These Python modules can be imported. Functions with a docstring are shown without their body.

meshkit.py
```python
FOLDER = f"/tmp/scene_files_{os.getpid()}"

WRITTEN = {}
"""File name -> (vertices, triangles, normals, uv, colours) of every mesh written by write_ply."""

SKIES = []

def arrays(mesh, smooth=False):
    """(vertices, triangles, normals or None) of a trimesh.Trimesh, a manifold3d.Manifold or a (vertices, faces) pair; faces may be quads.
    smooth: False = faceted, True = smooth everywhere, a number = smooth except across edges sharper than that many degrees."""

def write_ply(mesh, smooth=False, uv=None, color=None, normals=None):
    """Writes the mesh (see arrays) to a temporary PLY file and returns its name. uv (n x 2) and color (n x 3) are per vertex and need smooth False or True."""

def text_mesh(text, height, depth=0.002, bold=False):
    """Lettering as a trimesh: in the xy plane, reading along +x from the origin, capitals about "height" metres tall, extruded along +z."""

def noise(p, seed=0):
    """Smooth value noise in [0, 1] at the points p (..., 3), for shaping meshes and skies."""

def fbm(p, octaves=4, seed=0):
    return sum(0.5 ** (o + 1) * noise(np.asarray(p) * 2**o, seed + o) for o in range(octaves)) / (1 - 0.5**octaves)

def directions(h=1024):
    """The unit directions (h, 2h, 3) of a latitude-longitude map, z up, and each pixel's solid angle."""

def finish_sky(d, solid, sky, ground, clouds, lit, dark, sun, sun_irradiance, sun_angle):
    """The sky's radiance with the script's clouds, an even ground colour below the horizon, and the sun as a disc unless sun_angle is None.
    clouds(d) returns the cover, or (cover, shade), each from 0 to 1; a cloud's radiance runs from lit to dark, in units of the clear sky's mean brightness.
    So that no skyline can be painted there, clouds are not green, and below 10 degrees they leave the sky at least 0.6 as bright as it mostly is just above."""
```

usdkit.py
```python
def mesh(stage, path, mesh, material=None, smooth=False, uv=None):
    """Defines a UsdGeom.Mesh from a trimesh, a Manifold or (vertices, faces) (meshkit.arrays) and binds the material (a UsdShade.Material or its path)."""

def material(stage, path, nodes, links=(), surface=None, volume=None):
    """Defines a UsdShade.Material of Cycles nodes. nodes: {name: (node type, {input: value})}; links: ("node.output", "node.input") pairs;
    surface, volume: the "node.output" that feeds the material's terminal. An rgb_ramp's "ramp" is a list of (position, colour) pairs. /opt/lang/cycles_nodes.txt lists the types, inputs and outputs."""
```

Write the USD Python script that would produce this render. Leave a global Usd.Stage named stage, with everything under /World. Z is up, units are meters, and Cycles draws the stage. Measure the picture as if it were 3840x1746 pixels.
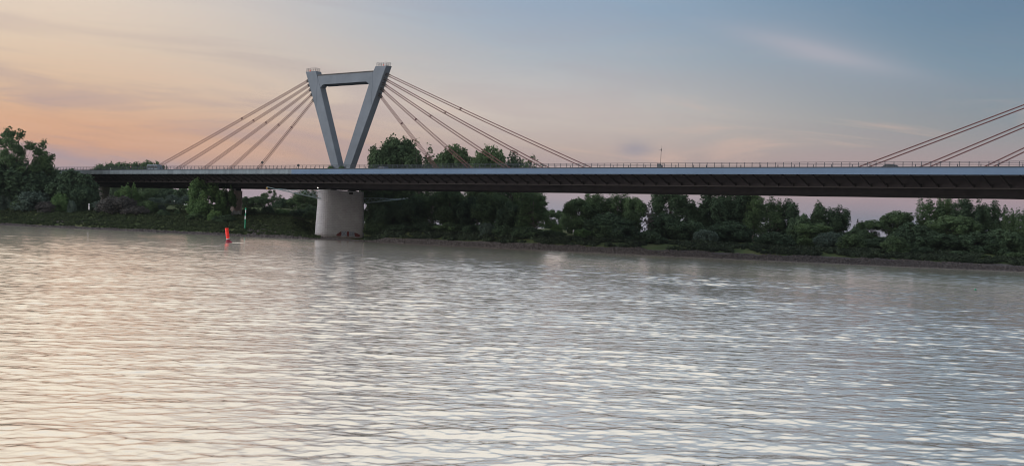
import math, random
import numpy as np, trimesh, usdkit, meshkit
from shapely.geometry import Polygon, Point, box as sbox
from shapely import affinity
from pxr import Usd, UsdGeom, UsdLux, UsdShade, Gf, Sdf, Vt

stage = Usd.Stage.CreateInMemory()
UsdGeom.SetStageUpAxis(stage, 'Z'); UsdGeom.SetStageMetersPerUnit(stage, 1.0)
UsdGeom.Xform.Define(stage, '/World'); UsdGeom.Scope.Define(stage, '/World/Looks')
stage.SetDefaultPrim(stage.GetPrimAtPath('/World'))

# ------------------------------------------------------------------ camera
EYE = np.array([325.34, -277.35, 4.75])          # on the near bank; x runs along the bridge, river water at z = WATER
YAW, ROLL, FOCAL = 0.7371, 0.0417, 5039.0 / 3840.0
WATER = 0.32
RIGHT = np.array([math.cos(YAW), math.sin(YAW), 0.0]); FWD = np.array([-math.sin(YAW), math.cos(YAW), 0.0]); UP = np.array([0, 0, 1.0])
cam = UsdGeom.Camera.Define(stage, '/World/Camera')
cr, sr = math.cos(ROLL), math.sin(ROLL)
cx, cy, cz = RIGHT * cr + UP * sr, UP * cr - RIGHT * sr, -FWD
cam.AddTransformOp().Set(Gf.Matrix4d(*cx, 0, *cy, 0, *cz, 0, *EYE, 1))
cam.CreateHorizontalApertureAttr(36.0); cam.CreateVerticalApertureAttr(36.0 * 465 / 1024)
cam.CreateFocalLengthAttr(36.0 * FOCAL); cam.CreateClippingRangeAttr(Gf.Vec2f(0.5, 20000))
cam.CreateExposureAttr(0.0)

# ------------------------------------------------------------------ sky and sun: after sunset, glow far to the left of the view
SUN_OFF = math.radians(100)                       # left of the view direction
SUN_H = FWD * math.cos(SUN_OFF) - RIGHT * math.sin(SUN_OFF)
SUN_EL = math.radians(5.0)
def lin(*c):
    c = np.array(c, float) / 255
    return tuple(np.where(c <= .04045, c / 12.92, ((c + .055) / 1.055) ** 2.4))
STRENGTH = 0.1
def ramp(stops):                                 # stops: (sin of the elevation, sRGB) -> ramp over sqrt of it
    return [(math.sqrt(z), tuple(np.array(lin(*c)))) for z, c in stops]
LEFT = ramp([(0, (166,150,160)), (.02, (168,150,158)), (.035, (184,156,152)), (.05, (212,164,136)), (.065, (217,170,139)), (.085, (220,186,157)), (.12, (226,203,180)), (.16, (230,213,197)), (.19, (250,236,215)), (.25, (266,254,232)), (.40, (264,259,249)), (.62, (190,196,205)), (1, (105,120,146))])  # all three ramps: sky above the view brightened to lighten the water
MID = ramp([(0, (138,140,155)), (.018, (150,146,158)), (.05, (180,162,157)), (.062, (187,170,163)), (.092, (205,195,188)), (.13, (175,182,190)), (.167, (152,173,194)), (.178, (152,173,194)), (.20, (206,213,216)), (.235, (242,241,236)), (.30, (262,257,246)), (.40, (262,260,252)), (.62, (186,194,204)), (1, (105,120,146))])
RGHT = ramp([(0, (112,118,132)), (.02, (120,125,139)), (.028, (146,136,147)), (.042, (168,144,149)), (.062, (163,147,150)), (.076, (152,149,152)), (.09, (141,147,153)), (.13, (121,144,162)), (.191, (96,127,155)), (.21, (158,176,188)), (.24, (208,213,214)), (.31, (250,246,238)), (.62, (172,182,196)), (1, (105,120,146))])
N, L = {}, []
N['tc'] = ('texture_coordinate', {})
N['dsun'] = ('mapping', {'mapping_type': 'vector', 'rotation': (0, 0, 0)})
def vdot(name, vec):                             # dot product of the view direction with a constant, by separate x, y, z
    for k, ax in enumerate('xyz'):
        N[f'{name}_{ax}'] = ('math', {'math_type': 'multiply', 'value2': float(vec[k])}); L.append((f'dir.{ax}', f'{name}_{ax}.value1'))
    N[f'{name}_s'] = ('math', {'math_type': 'add'}); L.extend([(f'{name}_x.value', f'{name}_s.value1'), (f'{name}_y.value', f'{name}_s.value2')])
    N[name] = ('math', {'math_type': 'add'}); L.extend([(f'{name}_s.value', f'{name}.value1'), (f'{name}_z.value', f'{name}.value2')])
def math2(name, kind, a, b=None, **kw):
    d = {'math_type': kind, **kw}
    for s, v in (('value1', a), ('value2', b)):
        if isinstance(v, str): L.append((v, f'{name}.{s}'))
        elif v is not None: d[s] = float(v)
    N[name] = ('math', d); return f'{name}.value'
def maprange(name, v, a, b, c=0.0, d=1.0, kind='linear'):
    N[name] = ('map_range', {'range_type': kind, 'from_min': a, 'from_max': b, 'to_min': c, 'to_max': d, 'clamp': True}); L.append((v, f'{name}.value')); return f'{name}.result'
def mixc(name, fac, a, b, kind='mix'):
    d = {'mix_type': kind}
    for s, v in (('fac', fac), ('color1', a), ('color2', b)):
        if isinstance(v, str): L.append((v, f'{name}.{s}'))
        else: d[s] = v
    N[name] = ('mix', d); return f'{name}.color'
del N['dsun']
N['dir'] = ('separate_xyz', {}); L.append(('tc.generated', 'dir.vector'))
vdot('sdot', SUN_H); vdot('u', RIGHT); vdot('w', FWD)
math2('zc', 'maximum', 'dir.z', 0.0)
math2('e', 'sqrt', 'zc.value')
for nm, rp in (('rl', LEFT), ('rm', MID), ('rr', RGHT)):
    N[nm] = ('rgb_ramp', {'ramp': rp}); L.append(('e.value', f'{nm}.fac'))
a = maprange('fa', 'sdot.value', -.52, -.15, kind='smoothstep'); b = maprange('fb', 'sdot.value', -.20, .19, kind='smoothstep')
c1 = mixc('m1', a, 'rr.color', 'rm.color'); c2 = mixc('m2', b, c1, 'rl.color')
# the sky goes on brighter and warmer towards where the sun went down, dimmer and bluer away from it
g = maprange('fg', 'sdot.value', .19, 1.0, kind='smoothstep')
c3 = mixc('m3', g, c2, (1.0, .74, .50)); N['m3'][1]['fac'] = 0.0
math2('ggz', 'subtract', 1.0, 'e.value', use_clamp=True); math2('gg', 'multiply', g, 'ggz.value')
L[:] = [l for l in L if l[1] != 'm3.fac']; L.append(('gg.value', 'm3.fac'))
bk = maprange('fk', 'sdot.value', -.94, -.62, .16, 1.0, kind='smoothstep')
N['bkc'] = ('combine_xyz', {}); L.extend([(bk, f'bkc.{x}') for x in 'xyz'])
c4 = mixc('m4', 1.0, c3, 'bkc.vector', 'multiply')
# thin cirrus: streaks drawn out along the horizon, tilted a little
math2('vt', 'multiply_add', 'u.value', 0.055); N['vt'][1]['value3'] = 0.0; L.append(('dir.z', 'vt.value3'))
math2('vs', 'multiply', 'vt.value', 34.0); math2('us', 'multiply', 'u.value', 4.5); math2('ws', 'multiply', 'w.value', 3.0)
N['cv'] = ('combine_xyz', {}); L.extend([('us.value', 'cv.x'), ('ws.value', 'cv.y'), ('vs.value', 'cv.z')])
N['cn'] = ('noise_texture', {'scale': 1.0, 'detail': 5.0, 'roughness': .55, 'distortion': .6}); L.append(('cv.vector', 'cn.vector'))
cl = maprange('cf', 'cn.fac', .42, .62, 0, .9, kind='smoothstep')
lowz = maprange('cz', 'dir.z', .03, .13, 1.0, 0.25)
cs = maprange('cs', 'sdot.value', -.35, .12, .25, 1.0)
math2('ca', 'multiply', cl, lowz); math2('cb', 'multiply', 'ca.value', cs)
c5 = mixc('m5', 'cb.value', c4, lin(168, 152, 160))
cl2 = maprange('cf2', 'cn.fac', .48, .30, 0, .45, kind='smoothstep')
math2('cc0', 'multiply', cl2, maprange('cz2', 'dir.z', .03, .06)); math2('cc', 'multiply', 'cc0.value', maprange('cz3', 'dir.z', .085, .13, 1.0, .1))
c6 = mixc('m6', 'cc.value', c5, lin(222, 186, 168))
def gauss(name, x, k):                           # exp(-(k x)^2)
    math2(name + 'k', 'multiply', x, k); math2(name + 'q', 'multiply', f'{name}k.value', f'{name}k.value'); math2(name + 'm', 'multiply', f'{name}q.value', -1.0)
    return math2(name, 'exponent', f'{name}m.value')
# one pink wisp high on the right and a small slate smudge low right of the middle
math2('wu', 'subtract', 'u.value', .215)
math2('wl', 'multiply_add', 'wu.value', .23); N['wl'][1]['value3'] = 0.0
math2('wz0', 'subtract', .1395, 'dir.z'); math2('wz1', 'subtract', 'wz0.value', 'wl.value')
math2('wn', 'multiply_add', 'cn.fac', .012); N['wn'][1]['value3'] = -.006
math2('wz', 'add', 'wz1.value', 'wn.value')
g1 = gauss('g1', 'wz.value', 150.0); g2 = gauss('g2', 'wu.value', 17.0); g1b = gauss('g1b', 'wz.value', 62.0)
math2('gs', 'multiply', g1, .30); math2('gt', 'multiply_add', g1b, .22); L.append(('gs.value', 'gt.value3'))
math2('gw', 'multiply', 'gt.value', g2)
c7 = mixc('m7', 'gw.value', c6, lin(190, 182, 190))
math2('bu', 'subtract', 'u.value', .088); math2('bz', 'subtract', 'dir.z', .0655)
b1 = gauss('b1', 'bu.value', 75.0); b2 = gauss('b2', 'bz.value', 165.0); math2('bb', 'multiply', b1, b2); math2('bbs', 'multiply', 'bb.value', .55)
c8 = mixc('m8', 'bbs.value', c7, lin(135, 140, 160))
N['sky'] = ('sky_texture', {'sky_type': 'single_scattering', 'sun_disc': False, 'sun_elevation': SUN_EL, 'sun_rotation': math.atan2(SUN_H[0], SUN_H[1])})
N['scale'] = ('combine_xyz', {'x': 1 / STRENGTH, 'y': 1 / STRENGTH, 'z': 1 / STRENGTH})
c9 = mixc('m9', 1.0, c8, 'scale.vector', 'multiply')
c10 = mixc('m10', 0.03, c9, 'sky.color')
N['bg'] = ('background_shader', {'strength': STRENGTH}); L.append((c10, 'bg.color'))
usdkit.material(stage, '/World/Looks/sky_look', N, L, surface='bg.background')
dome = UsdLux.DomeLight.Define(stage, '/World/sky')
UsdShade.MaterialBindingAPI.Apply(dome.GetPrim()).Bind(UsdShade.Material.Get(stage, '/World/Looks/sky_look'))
dome.GetPrim().SetCustomDataByKey('kind', 'structure')
sun = UsdLux.DistantLight.Define(stage, '/World/afterglow')
sun.CreateIntensityAttr(0.75); sun.CreateAngleAttr(45.0); sun.CreateColorAttr(Gf.Vec3f(.97, .97, 1.0)); sun.CreateNormalizeAttr(True)
s3 = SUN_H * math.cos(SUN_EL) + UP * math.sin(SUN_EL); sx = np.cross(UP, s3); sx /= np.linalg.norm(sx); sy = np.cross(s3, sx)
sun.AddTransformOp().Set(Gf.Matrix4d(*sx, 0, *sy, 0, *s3, 0, 0, 0, 0, 1))

# ------------------------------------------------------------------ helpers
USED = {}
def numbered(parent, name):
    k = USED.get((parent, name), 0); USED[(parent, name)] = k + 1
    return f'{parent}/{name}' + (f'_{k:03d}' if k else '')
def path_of(parent): return '/World' if parent is None else (parent if isinstance(parent, str) else str(parent.GetPath()))
def tag(p, label=None, cat=None, group=None, kind=None):
    p = p.GetPrim() if hasattr(p, 'GetPrim') else p
    for k, v in (('label', label), ('category', cat), ('group', group), ('kind', kind)):
        if v: p.SetCustomDataByKey(k, v)
    return p
def thing(name, loc=(0, 0, 0), rz=0.0, parent=None, scale=None):
    x = UsdGeom.Xform.Define(stage, numbered(path_of(parent), name))
    x.AddTranslateOp().Set(Gf.Vec3d(*map(float, loc)))
    if rz: x.AddRotateZOp().Set(math.degrees(rz))
    if scale is not None: x.AddScaleOp().Set(Gf.Vec3f(*map(float, scale)))
    return x.GetPrim()
def part(name, mesh, m, parent=None, smooth=False, uv=None, label=None):
    p = usdkit.mesh(stage, numbered(path_of(parent), name), mesh, M[m] if isinstance(m, str) else m, smooth, uv).GetPrim()
    if label: tag(p, label)
    return p
def cat(*ms): return trimesh.util.concatenate([m for m in ms])
def bx(x0, x1, y0, y1, z0, z1):
    m = trimesh.creation.box([x1 - x0, y1 - y0, z1 - z0]); m.apply_translation([(x0 + x1) / 2, (y0 + y1) / 2, (z0 + z1) / 2]); return m
def tube(pts, rad, sides=6, cap=True):
    p = np.asarray(pts, float); r = np.broadcast_to(np.asarray(rad, float), (len(p),))
    t = np.gradient(p, axis=0); t /= np.linalg.norm(t, axis=1, keepdims=True) + 1e-12
    ref = np.where(np.abs(t[:, 2:]) < .9, [[0, 0, 1.0]], [[1.0, 0, 0]])
    a = np.cross(t, ref); a /= np.linalg.norm(a, axis=1, keepdims=True) + 1e-12; b = np.cross(t, a)
    an = np.arange(sides) * 2 * np.pi / sides
    v = (p[:, None] + r[:, None, None] * (np.cos(an)[None, :, None] * a[:, None] + np.sin(an)[None, :, None] * b[:, None])).reshape(-1, 3)
    f = []
    for i in range(len(p) - 1):
        for j in range(sides):
            q = [i * sides + j, i * sides + (j + 1) % sides, (i + 1) * sides + (j + 1) % sides, (i + 1) * sides + j]
            f += [[q[0], q[2], q[1]], [q[0], q[3], q[2]]]
    if cap:
        for base, flip in ((0, 1), ((len(p) - 1) * sides, 0)):
            for j in range(1, sides - 1): f.append([base, base + j, base + j + 1] if not flip else [base, base + j + 1, base + j])
    return trimesh.Trimesh(v, np.array(f), process=False)
def bar(p, q, w, h=None):                        # rectangular bar from p to q
    p, q = np.asarray(p, float), np.asarray(q, float); h = h or w; d = q - p; n = np.linalg.norm(d); d /= n
    ref = np.array([0, 0, 1.0]) if abs(d[2]) < .95 else np.array([1.0, 0, 0])
    a = np.cross(d, ref); a /= np.linalg.norm(a); b = np.cross(a, d)
    m = trimesh.creation.box([w, h, n]); T = np.eye(4); T[:3, 0], T[:3, 1], T[:3, 2], T[:3, 3] = a, b, d, (p + q) / 2
    if np.linalg.det(T[:3, :3]) < 0: T[:3, 0] *= -1
    m.apply_transform(T); return m
def prism(poly, y0, y1):                         # polygon in x, z extruded along y
    m = trimesh.creation.extrude_polygon(poly, y1 - y0); v = np.array(m.vertices)
    m.vertices = np.stack([v[:, 0], y1 - v[:, 2], v[:, 1]], 1); return m
def revolve(profile, sections=24): return trimesh.creation.revolve(np.array(profile, float), sections=sections)
def ray(px, py):
    X, Y = px - 1920.0, py - 873.0
    x, y = X * cr + Y * sr, -X * sr + Y * cr
    return (RIGHT * x - UP * y) / 5039.0 + FWD
def at(px, py, depth): return EYE + ray(px, py) * depth      # the place seen there at a distance, metres along the view

# ------------------------------------------------------------------ materials
M = {}
def mat(name, nodes, links=(), surface='p.BSDF'):
    M[name] = usdkit.material(stage, f'/World/Looks/{name}', nodes, links, surface=surface)
def plain(name, col, rough=.6, metal=0.0, noise=None, amount=.25, bump=0.0, spec=.4, dark=None):
    n = {'p': ('principled_bsdf', {'base_color': col, 'roughness': rough, 'metallic': metal, 'specular_ior_level': spec})}; l = []
    if noise:
        n['tc'] = ('texture_coordinate', {}); n['n'] = ('noise_texture', {'scale': noise, 'detail': 5.0, 'roughness': .6})
        d = dark or tuple(x * (1 - amount) for x in col); u = tuple(min(1, x * (1 + amount)) for x in col)
        n['r'] = ('rgb_ramp', {'ramp': [(0.25, d), (.5, col), (.75, u)]})
        l += [('tc.object', 'n.vector'), ('n.fac', 'r.fac'), ('r.color', 'p.base_color')]
        if bump:
            n['b'] = ('bump', {'strength': 1.0, 'distance': bump}); l += [('n.fac', 'b.height'), ('b.normal', 'p.normal')]
    mat(name, n, l)
plain('pylon_steel', (.135, .160, .192), .75, noise=.25, amount=.14, spec=.08)
plain('fascia_steel', (.100, .152, .232), .75, noise=.08, amount=.08, spec=.08)
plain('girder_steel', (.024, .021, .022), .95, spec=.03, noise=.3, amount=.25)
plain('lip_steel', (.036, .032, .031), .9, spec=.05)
plain('rail_steel', (.055, .065, .08), .8, spec=.05)
plain('cable_red', (.13, .055, .054), .6)
plain('asphalt', (.05, .05, .052), .9, noise=4, amount=.2)
plain('bearing_dark', (.03, .03, .032), .7)
plain('white_paint', (.72, .74, .76), .5); plain('sign_blue', (.05, .08, .22), .5); plain('grey_metal', (.14, .155, .17), .7, spec=.1)
plain('boom_paint', (.30, .40, .42), .5); plain('sign_back', (.05, .052, .055), .6)
plain('buoy_red', (.80, .022, .012), .45); plain('buoy_foot', (.22, .018, .035), .5); plain('pole_green', (.012, .26, .14), .5)
plain('yellow_dark', (.30, .18, .05), .6); plain('pink_lens', (.75, .42, .36), .5)
plain('van_silver', (.13, .17, .21), .6, spec=.2); plain('car_blue', (.05, .08, .13), .6, spec=.2); plain('car_dark', (.03, .034, .045), .6, spec=.2); plain('glass_dark', (.015, .02, .025), .4, spec=.2); plain('tyre', (.02, .02, .02), .9)
plain('bark', (.06, .05, .042), .9, noise=3, amount=.35); plain('bark_pale', (.17, .155, .14), .9, noise=3, amount=.3)
plain('rubble_pale', (.34, .36, .38), .9, noise=2, amount=.3)
plain('graffiti_red', (.13, .035, .04), .7, noise=1.2, amount=.35); plain('graffiti_pale', (.30, .33, .40), .7); plain('graffiti_line', (.05, .055, .09), .7)
plain('petal', (.55, .58, .50), .7)
def emit(name, col, s): mat(name, {'e': ('emission', {'color': col, 'strength': s})}, surface='e.emission')
emit('lamp_white', (1, .98, .92), 3.0); emit('lamp_amber', (1, .62, .25), 2.2); emit('lamp_red', (1, .18, .12), .8)
# weathered concrete fascia: vertical streaks of dirt
mat('fascia_concrete', {'g': ('geometry', {}), 'm': ('mapping', {'scale': (.55, .55, .06)}), 'n': ('noise_texture', {'scale': 1.0, 'detail': 6.0, 'roughness': .65}),
    'r': ('rgb_ramp', {'ramp': [(.3, (.07, .095, .115)), (.5, (.115, .15, .178)), (.72, (.16, .205, .24))]}), 'p': ('principled_bsdf', {'roughness': .85})},
    [('g.position', 'm.vector'), ('m.vector', 'n.vector'), ('n.fac', 'r.fac'), ('r.color', 'p.base_color')])
# coursed ashlar of the piers (st = metres round the pier, metres up), damp and stained low down
def masonry(name, tone, low):
    mat(name, {'a': ('attribute', {'attribute': 'st'}), 'bk': ('brick_texture', {'scale': 1.0, 'brick_width': 1.3, 'row_height': .55, 'mortar_size': .035, 'mortar_smooth': .4, 'offset': .5, 'bias': 0.0,
                'color1': tuple(x * 1.05 for x in tone), 'color2': tuple(x * .94 for x in tone), 'mortar': tuple(x * .68 for x in tone)}),
        'n': ('noise_texture', {'scale': .35, 'detail': 5.0, 'roughness': .6}), 'r': ('rgb_ramp', {'ramp': [(.25, (.86, .85, .86)), (.75, (1.08, 1.08, 1.07))]}),
        'mx': ('mix', {'mix_type': 'multiply', 'fac': 1.0}), 's': ('separate_xyz', {}),
        'h': ('math', {'math_type': 'multiply_add', 'value2': 2.2}), 'hr': ('map_range', {'from_min': 2.0, 'from_max': 3.4, 'to_min': 1.0, 'to_max': 0.0, 'clamp': True}),
        'st': ('mix', {'mix_type': 'multiply', 'color2': low}), 'b': ('bump', {'strength': 1.0, 'distance': .012, 'invert': True}), 'p': ('principled_bsdf', {'roughness': .9})},
        [('a.vector', 'bk.vector'), ('a.vector', 'n.vector'), ('n.fac', 'r.fac'), ('bk.color', 'mx.color1'), ('r.color', 'mx.color2'), ('a.vector', 's.vector'), ('n.fac', 'h.value1'), ('s.y', 'h.value3'),
         ('h.value', 'hr.value'), ('hr.result', 'st.fac'), ('mx.color', 'st.color1'), ('st.color', 'p.base_color'), ('bk.fac', 'b.height'), ('b.normal', 'p.normal')])
masonry('pier_stone', (.385, .385, .415), (.46, .40, .35)); masonry('pier_stone_warm', (.42, .34, .32), (.9, .9, .9)); masonry('pier_stone_pale', (.34, .32, .32), (.9, .9, .9)); plain('wall_grey', (.14, .15, .165), .9, noise=.4, amount=.2)
# foliage: three tones per kind, leaf by leaf and in drifts, thin enough to let light through
def leaves(name, d, m, b, trans=.22):
    mat(name, {'g': ('geometry', {}), 'n': ('noise_texture', {'scale': .28, 'detail': 3.0}), 'oi': ('object_info', {}),
        's1': ('math', {'math_type': 'multiply', 'value2': .45}), 's2': ('math', {'math_type': 'multiply_add', 'value2': .55}), 's3': ('math', {'math_type': 'multiply_add', 'value2': .22}),
        'r': ('rgb_ramp', {'ramp': [(.28, d), (.55, m), (.85, b)]}), 'df': ('principled_bsdf', {'roughness': .75, 'specular_ior_level': .12}), 'tr': ('translucent_bsdf', {}), 'mx': ('mix_closure', {'fac': trans})},
        [('g.position', 'n.vector'), ('g.random_per_island', 's1.value1'), ('n.fac', 's2.value1'), ('s1.value', 's2.value3'), ('oi.random', 's3.value1'), ('s2.value', 's3.value3'),
         ('s3.value', 'r.fac'), ('r.color', 'df.base_color'), ('r.color', 'tr.color'), ('df.BSDF', 'mx.closure1'), ('tr.BSDF', 'mx.closure2')], surface='mx.closure')
leaves('leaf_dark', (0.049, 0.084, 0.052), (0.087, 0.142, 0.08), (0.142, 0.217, 0.113))
leaves('leaf_mid', (0.067, 0.11, 0.058), (0.116, 0.189, 0.087), (0.181, 0.275, 0.123))
leaves('leaf_bright', (0.081, 0.15, 0.06), (0.138, 0.231, 0.088), (0.206, 0.312, 0.119))
leaves('leaf_grass', (.038, .055, .028), (.064, .092, .042), (.115, .135, .066), .1)
leaves('leaf_under', (.030, .045, .030), (.052, .078, .046), (.085, .12, .065), .1)
leaves('leaf_grey', (0.075, 0.112, 0.094), (0.125, 0.181, 0.147), (0.194, 0.256, 0.21))
leaves('leaf_brown', (0.069, 0.069, 0.068), (0.112, 0.11, 0.107), (0.156, 0.16, 0.144))
# river bank: gravel below, grass above, broken up; attribute 'stony' says where stones show
mat('bank', {'a': ('attribute', {'attribute': 'stony'}), 'g': ('geometry', {}), 'n1': ('noise_texture', {'scale': .9, 'detail': 6.0, 'roughness': .7}), 'n2': ('noise_texture', {'scale': .12, 'detail': 4.0}), 'n3': ('noise_texture', {'scale': 3.5, 'detail': 3.0}),
    'gr': ('rgb_ramp', {'ramp': [(.3, (.055, .080, .034)), (.5, (.092, .128, .052)), (.7, (.150, .165, .078))]}), 'sr': ('rgb_ramp', {'ramp': [(.3, (.06, .055, .058)), (.55, (.12, .112, .116)), (.75, (.21, .20, .205))]}),
    'f1': ('math', {'math_type': 'multiply_add', 'value2': .9}), 'f2': ('map_range', {'from_min': .75, 'from_max': 1.05, 'clamp': True}), 'mx': ('mix', {}), 'p': ('principled_bsdf', {'roughness': .95, 'specular_ior_level': .1}),
    'b': ('bump', {'strength': 1.0, 'distance': .35})},
    [('g.position', 'n1.vector'), ('g.position', 'n2.vector'), ('g.position', 'n3.vector'), ('n2.fac', 'gr.fac'), ('n3.fac', 'sr.fac'), ('n1.fac', 'f1.value1'), ('a.fac', 'f1.value3'), ('f1.value', 'f2.value'), ('f2.result', 'mx.fac'),
     ('gr.color', 'mx.color1'), ('sr.color', 'mx.color2'), ('mx.color', 'p.base_color'), ('n1.fac', 'b.height'), ('b.normal', 'p.normal')])
mat('riprap', {'oi': ('object_info', {}), 'g': ('geometry', {}), 'n': ('noise_texture', {'scale': 1.7, 'detail': 3.0}), 'ad': ('math', {'math_type': 'add'}), 'r': ('rgb_ramp', {'ramp': [(.30, (.05, .044, .047)), (.55, (.095, .086, .088)), (.8, (.18, .165, .165))]}), 'p': ('principled_bsdf', {'roughness': .9})},
    [('g.position', 'n.vector'), ('n.fac', 'ad.value1'), ('oi.random', 'ad.value2'), ('n.fac', 'r.fac'), ('r.color', 'p.base_color')])
# the river: smooth silty water, rippled
mat('river_water', {'g': ('geometry', {}), 'n1': ('noise_texture', {'scale': 1.6, 'detail': 3.0, 'roughness': .5}), 'b': ('bump', {'strength': 1.0, 'distance': .012}),
    'fr': ('fresnel', {'IOR': 1.33}), 'fm': ('map_range', {'from_min': 0.0, 'from_max': .6, 'to_min': .62, 'to_max': .93, 'clamp': True}),
    'd': ('diffuse_bsdf', {'color': (.40, .365, .31)}), 'gl': ('glossy_bsdf', {'color': (1.0, .985, .955), 'roughness': .115, 'distribution': 'multi_ggx'}), 'mx': ('mix_closure', {})},
    [('g.position', 'n1.vector'), ('n1.fac', 'b.height'), ('b.normal', 'gl.normal'), ('fr.fac', 'fm.value'), ('fm.result', 'mx.fac'), ('d.BSDF', 'mx.closure1'), ('gl.BSDF', 'mx.closure2')], surface='mx.closure')

# thin evening air between the far bank and the camera
usdkit.material(stage, '/World/Looks/haze_air', {'v': ('principled_volume', {'color': (.80, .90, 1.0), 'density': 2.6e-5, 'anisotropy': 0.0})}, volume='v.volume')
hz = bx(-5200, 5200, -5200, 5200, -4.2, 66); hz = usdkit.mesh(stage, '/World/haze', hz, UsdShade.Material.Get(stage, '/World/Looks/haze_air')); tag(hz, kind='stuff')

# ------------------------------------------------------------------ river bank and ground
SHORE = [(-900, 452), (0, 440), (660, 419), (1140, 403), (1378, 403), (1700, 392), (2000, 376), (2350, 367), (2700, 360), (3300, 351), (3840, 346), (4800, 338)]
LPROF = [(-25, -2.6), (0, .30), (2.5, .75), (7, 1.7), (25, 4.9), (38, 6.4), (60, 7.2), (120, 7.6), (150, 10.6), (162, 10.7), (190, 8.2), (4000, 8.5)]
RPROF = [(-25, -2.6), (0, .30), (2.0, .95), (6, 2.05), (9, 2.7), (20, 4.0), (40, 5.2), (80, 6.2), (160, 6.5), (4000, 8)]
def shore(px): return np.interp(px, *zip(*SHORE))
def height(px, s):
    t = np.clip((np.asarray(px, float) - 1180) / 260, 0, 1); t = t * t * (3 - 2 * t)
    h = np.interp(s, *zip(*LPROF)) * (1 - t) + np.interp(s, *zip(*RPROF)) * t
    w = np.clip((np.asarray(px, float) - 1090) / 70, 0, 1) * np.clip((1450 - np.asarray(px, float)) / 60, 0, 1)      # the washed-out foot of the main pier
    h = h * (1 - w) + w * np.minimum(h, np.interp(s, [-25, 0, 14, 28, 44], [-2.6, .30, .75, 1.5, 6]))
    p = np.stack([np.asarray(px, float) / 90 + 0 * np.asarray(s), np.asarray(s) / 9.0 + 0 * np.asarray(px, float), 0 * (np.asarray(px, float) + np.asarray(s))], -1)
    rough = (meshkit.fbm(p, 4, 5) - .5)
    return h + rough * np.clip(np.asarray(s) / 8.0, .12, 1) * 1.3
def flat_dir(px): return RIGHT * (px - 1920.0) / 5039.0 + FWD
def ground(px, s):                               # a point on the bank: column of the river, metres inland
    p = EYE + flat_dir(px) * (shore(px) + s); p[2] = height(px, s); return p
cols = np.arange(-900, 4801, 20.0)
rows = np.concatenate([[-25, -10, -4], np.arange(-1.5, 12, .75), np.arange(12, 60, 2.0), np.arange(60, 220, 6.0), [260, 330, 450, 650, 1000, 1700, 3000]])
PX, S = np.meshgrid(cols, rows)
base = EYE + (RIGHT * ((PX - 1920) / 5039)[..., None] + FWD) * (shore(PX) + S)[..., None]
base[..., 2] = height(PX, S)
nr, nc = PX.shape
idx = np.arange(nr * nc).reshape(nr, nc)
q = np.stack([idx[:-1, :-1], idx[:-1, 1:], idx[1:, 1:], idx[1:, :-1]], -1).reshape(-1, 4)
bank = part('ground', (base.reshape(-1, 3), q), 'bank', smooth=True)
tag(bank, kind='structure')
right = np.clip((PX - 1250) / 150, 0, 1)
patch = meshkit.fbm(np.stack([PX / 60, S / 3.0, 0 * S], -1), 3, 11)
stony = np.where(S < 1, 1.2, np.where(right > .5, np.clip(1.25 - (S - 3.6 - 4 * (patch - .5)) / 2.5, 0, 1.2), np.clip(1.2 - (S - 2.0 - 2 * (patch - .5)) / 2.0, 0, 1.2)))
stony = np.maximum(stony, np.where((right < .5) & (S > 6) & (S < 18), np.clip((patch - .60) * 6, 0, .8), 0))
stony = np.maximum(stony, np.where((PX > 930) & (PX < 1250) & (S < 24), .45, 0))
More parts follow.
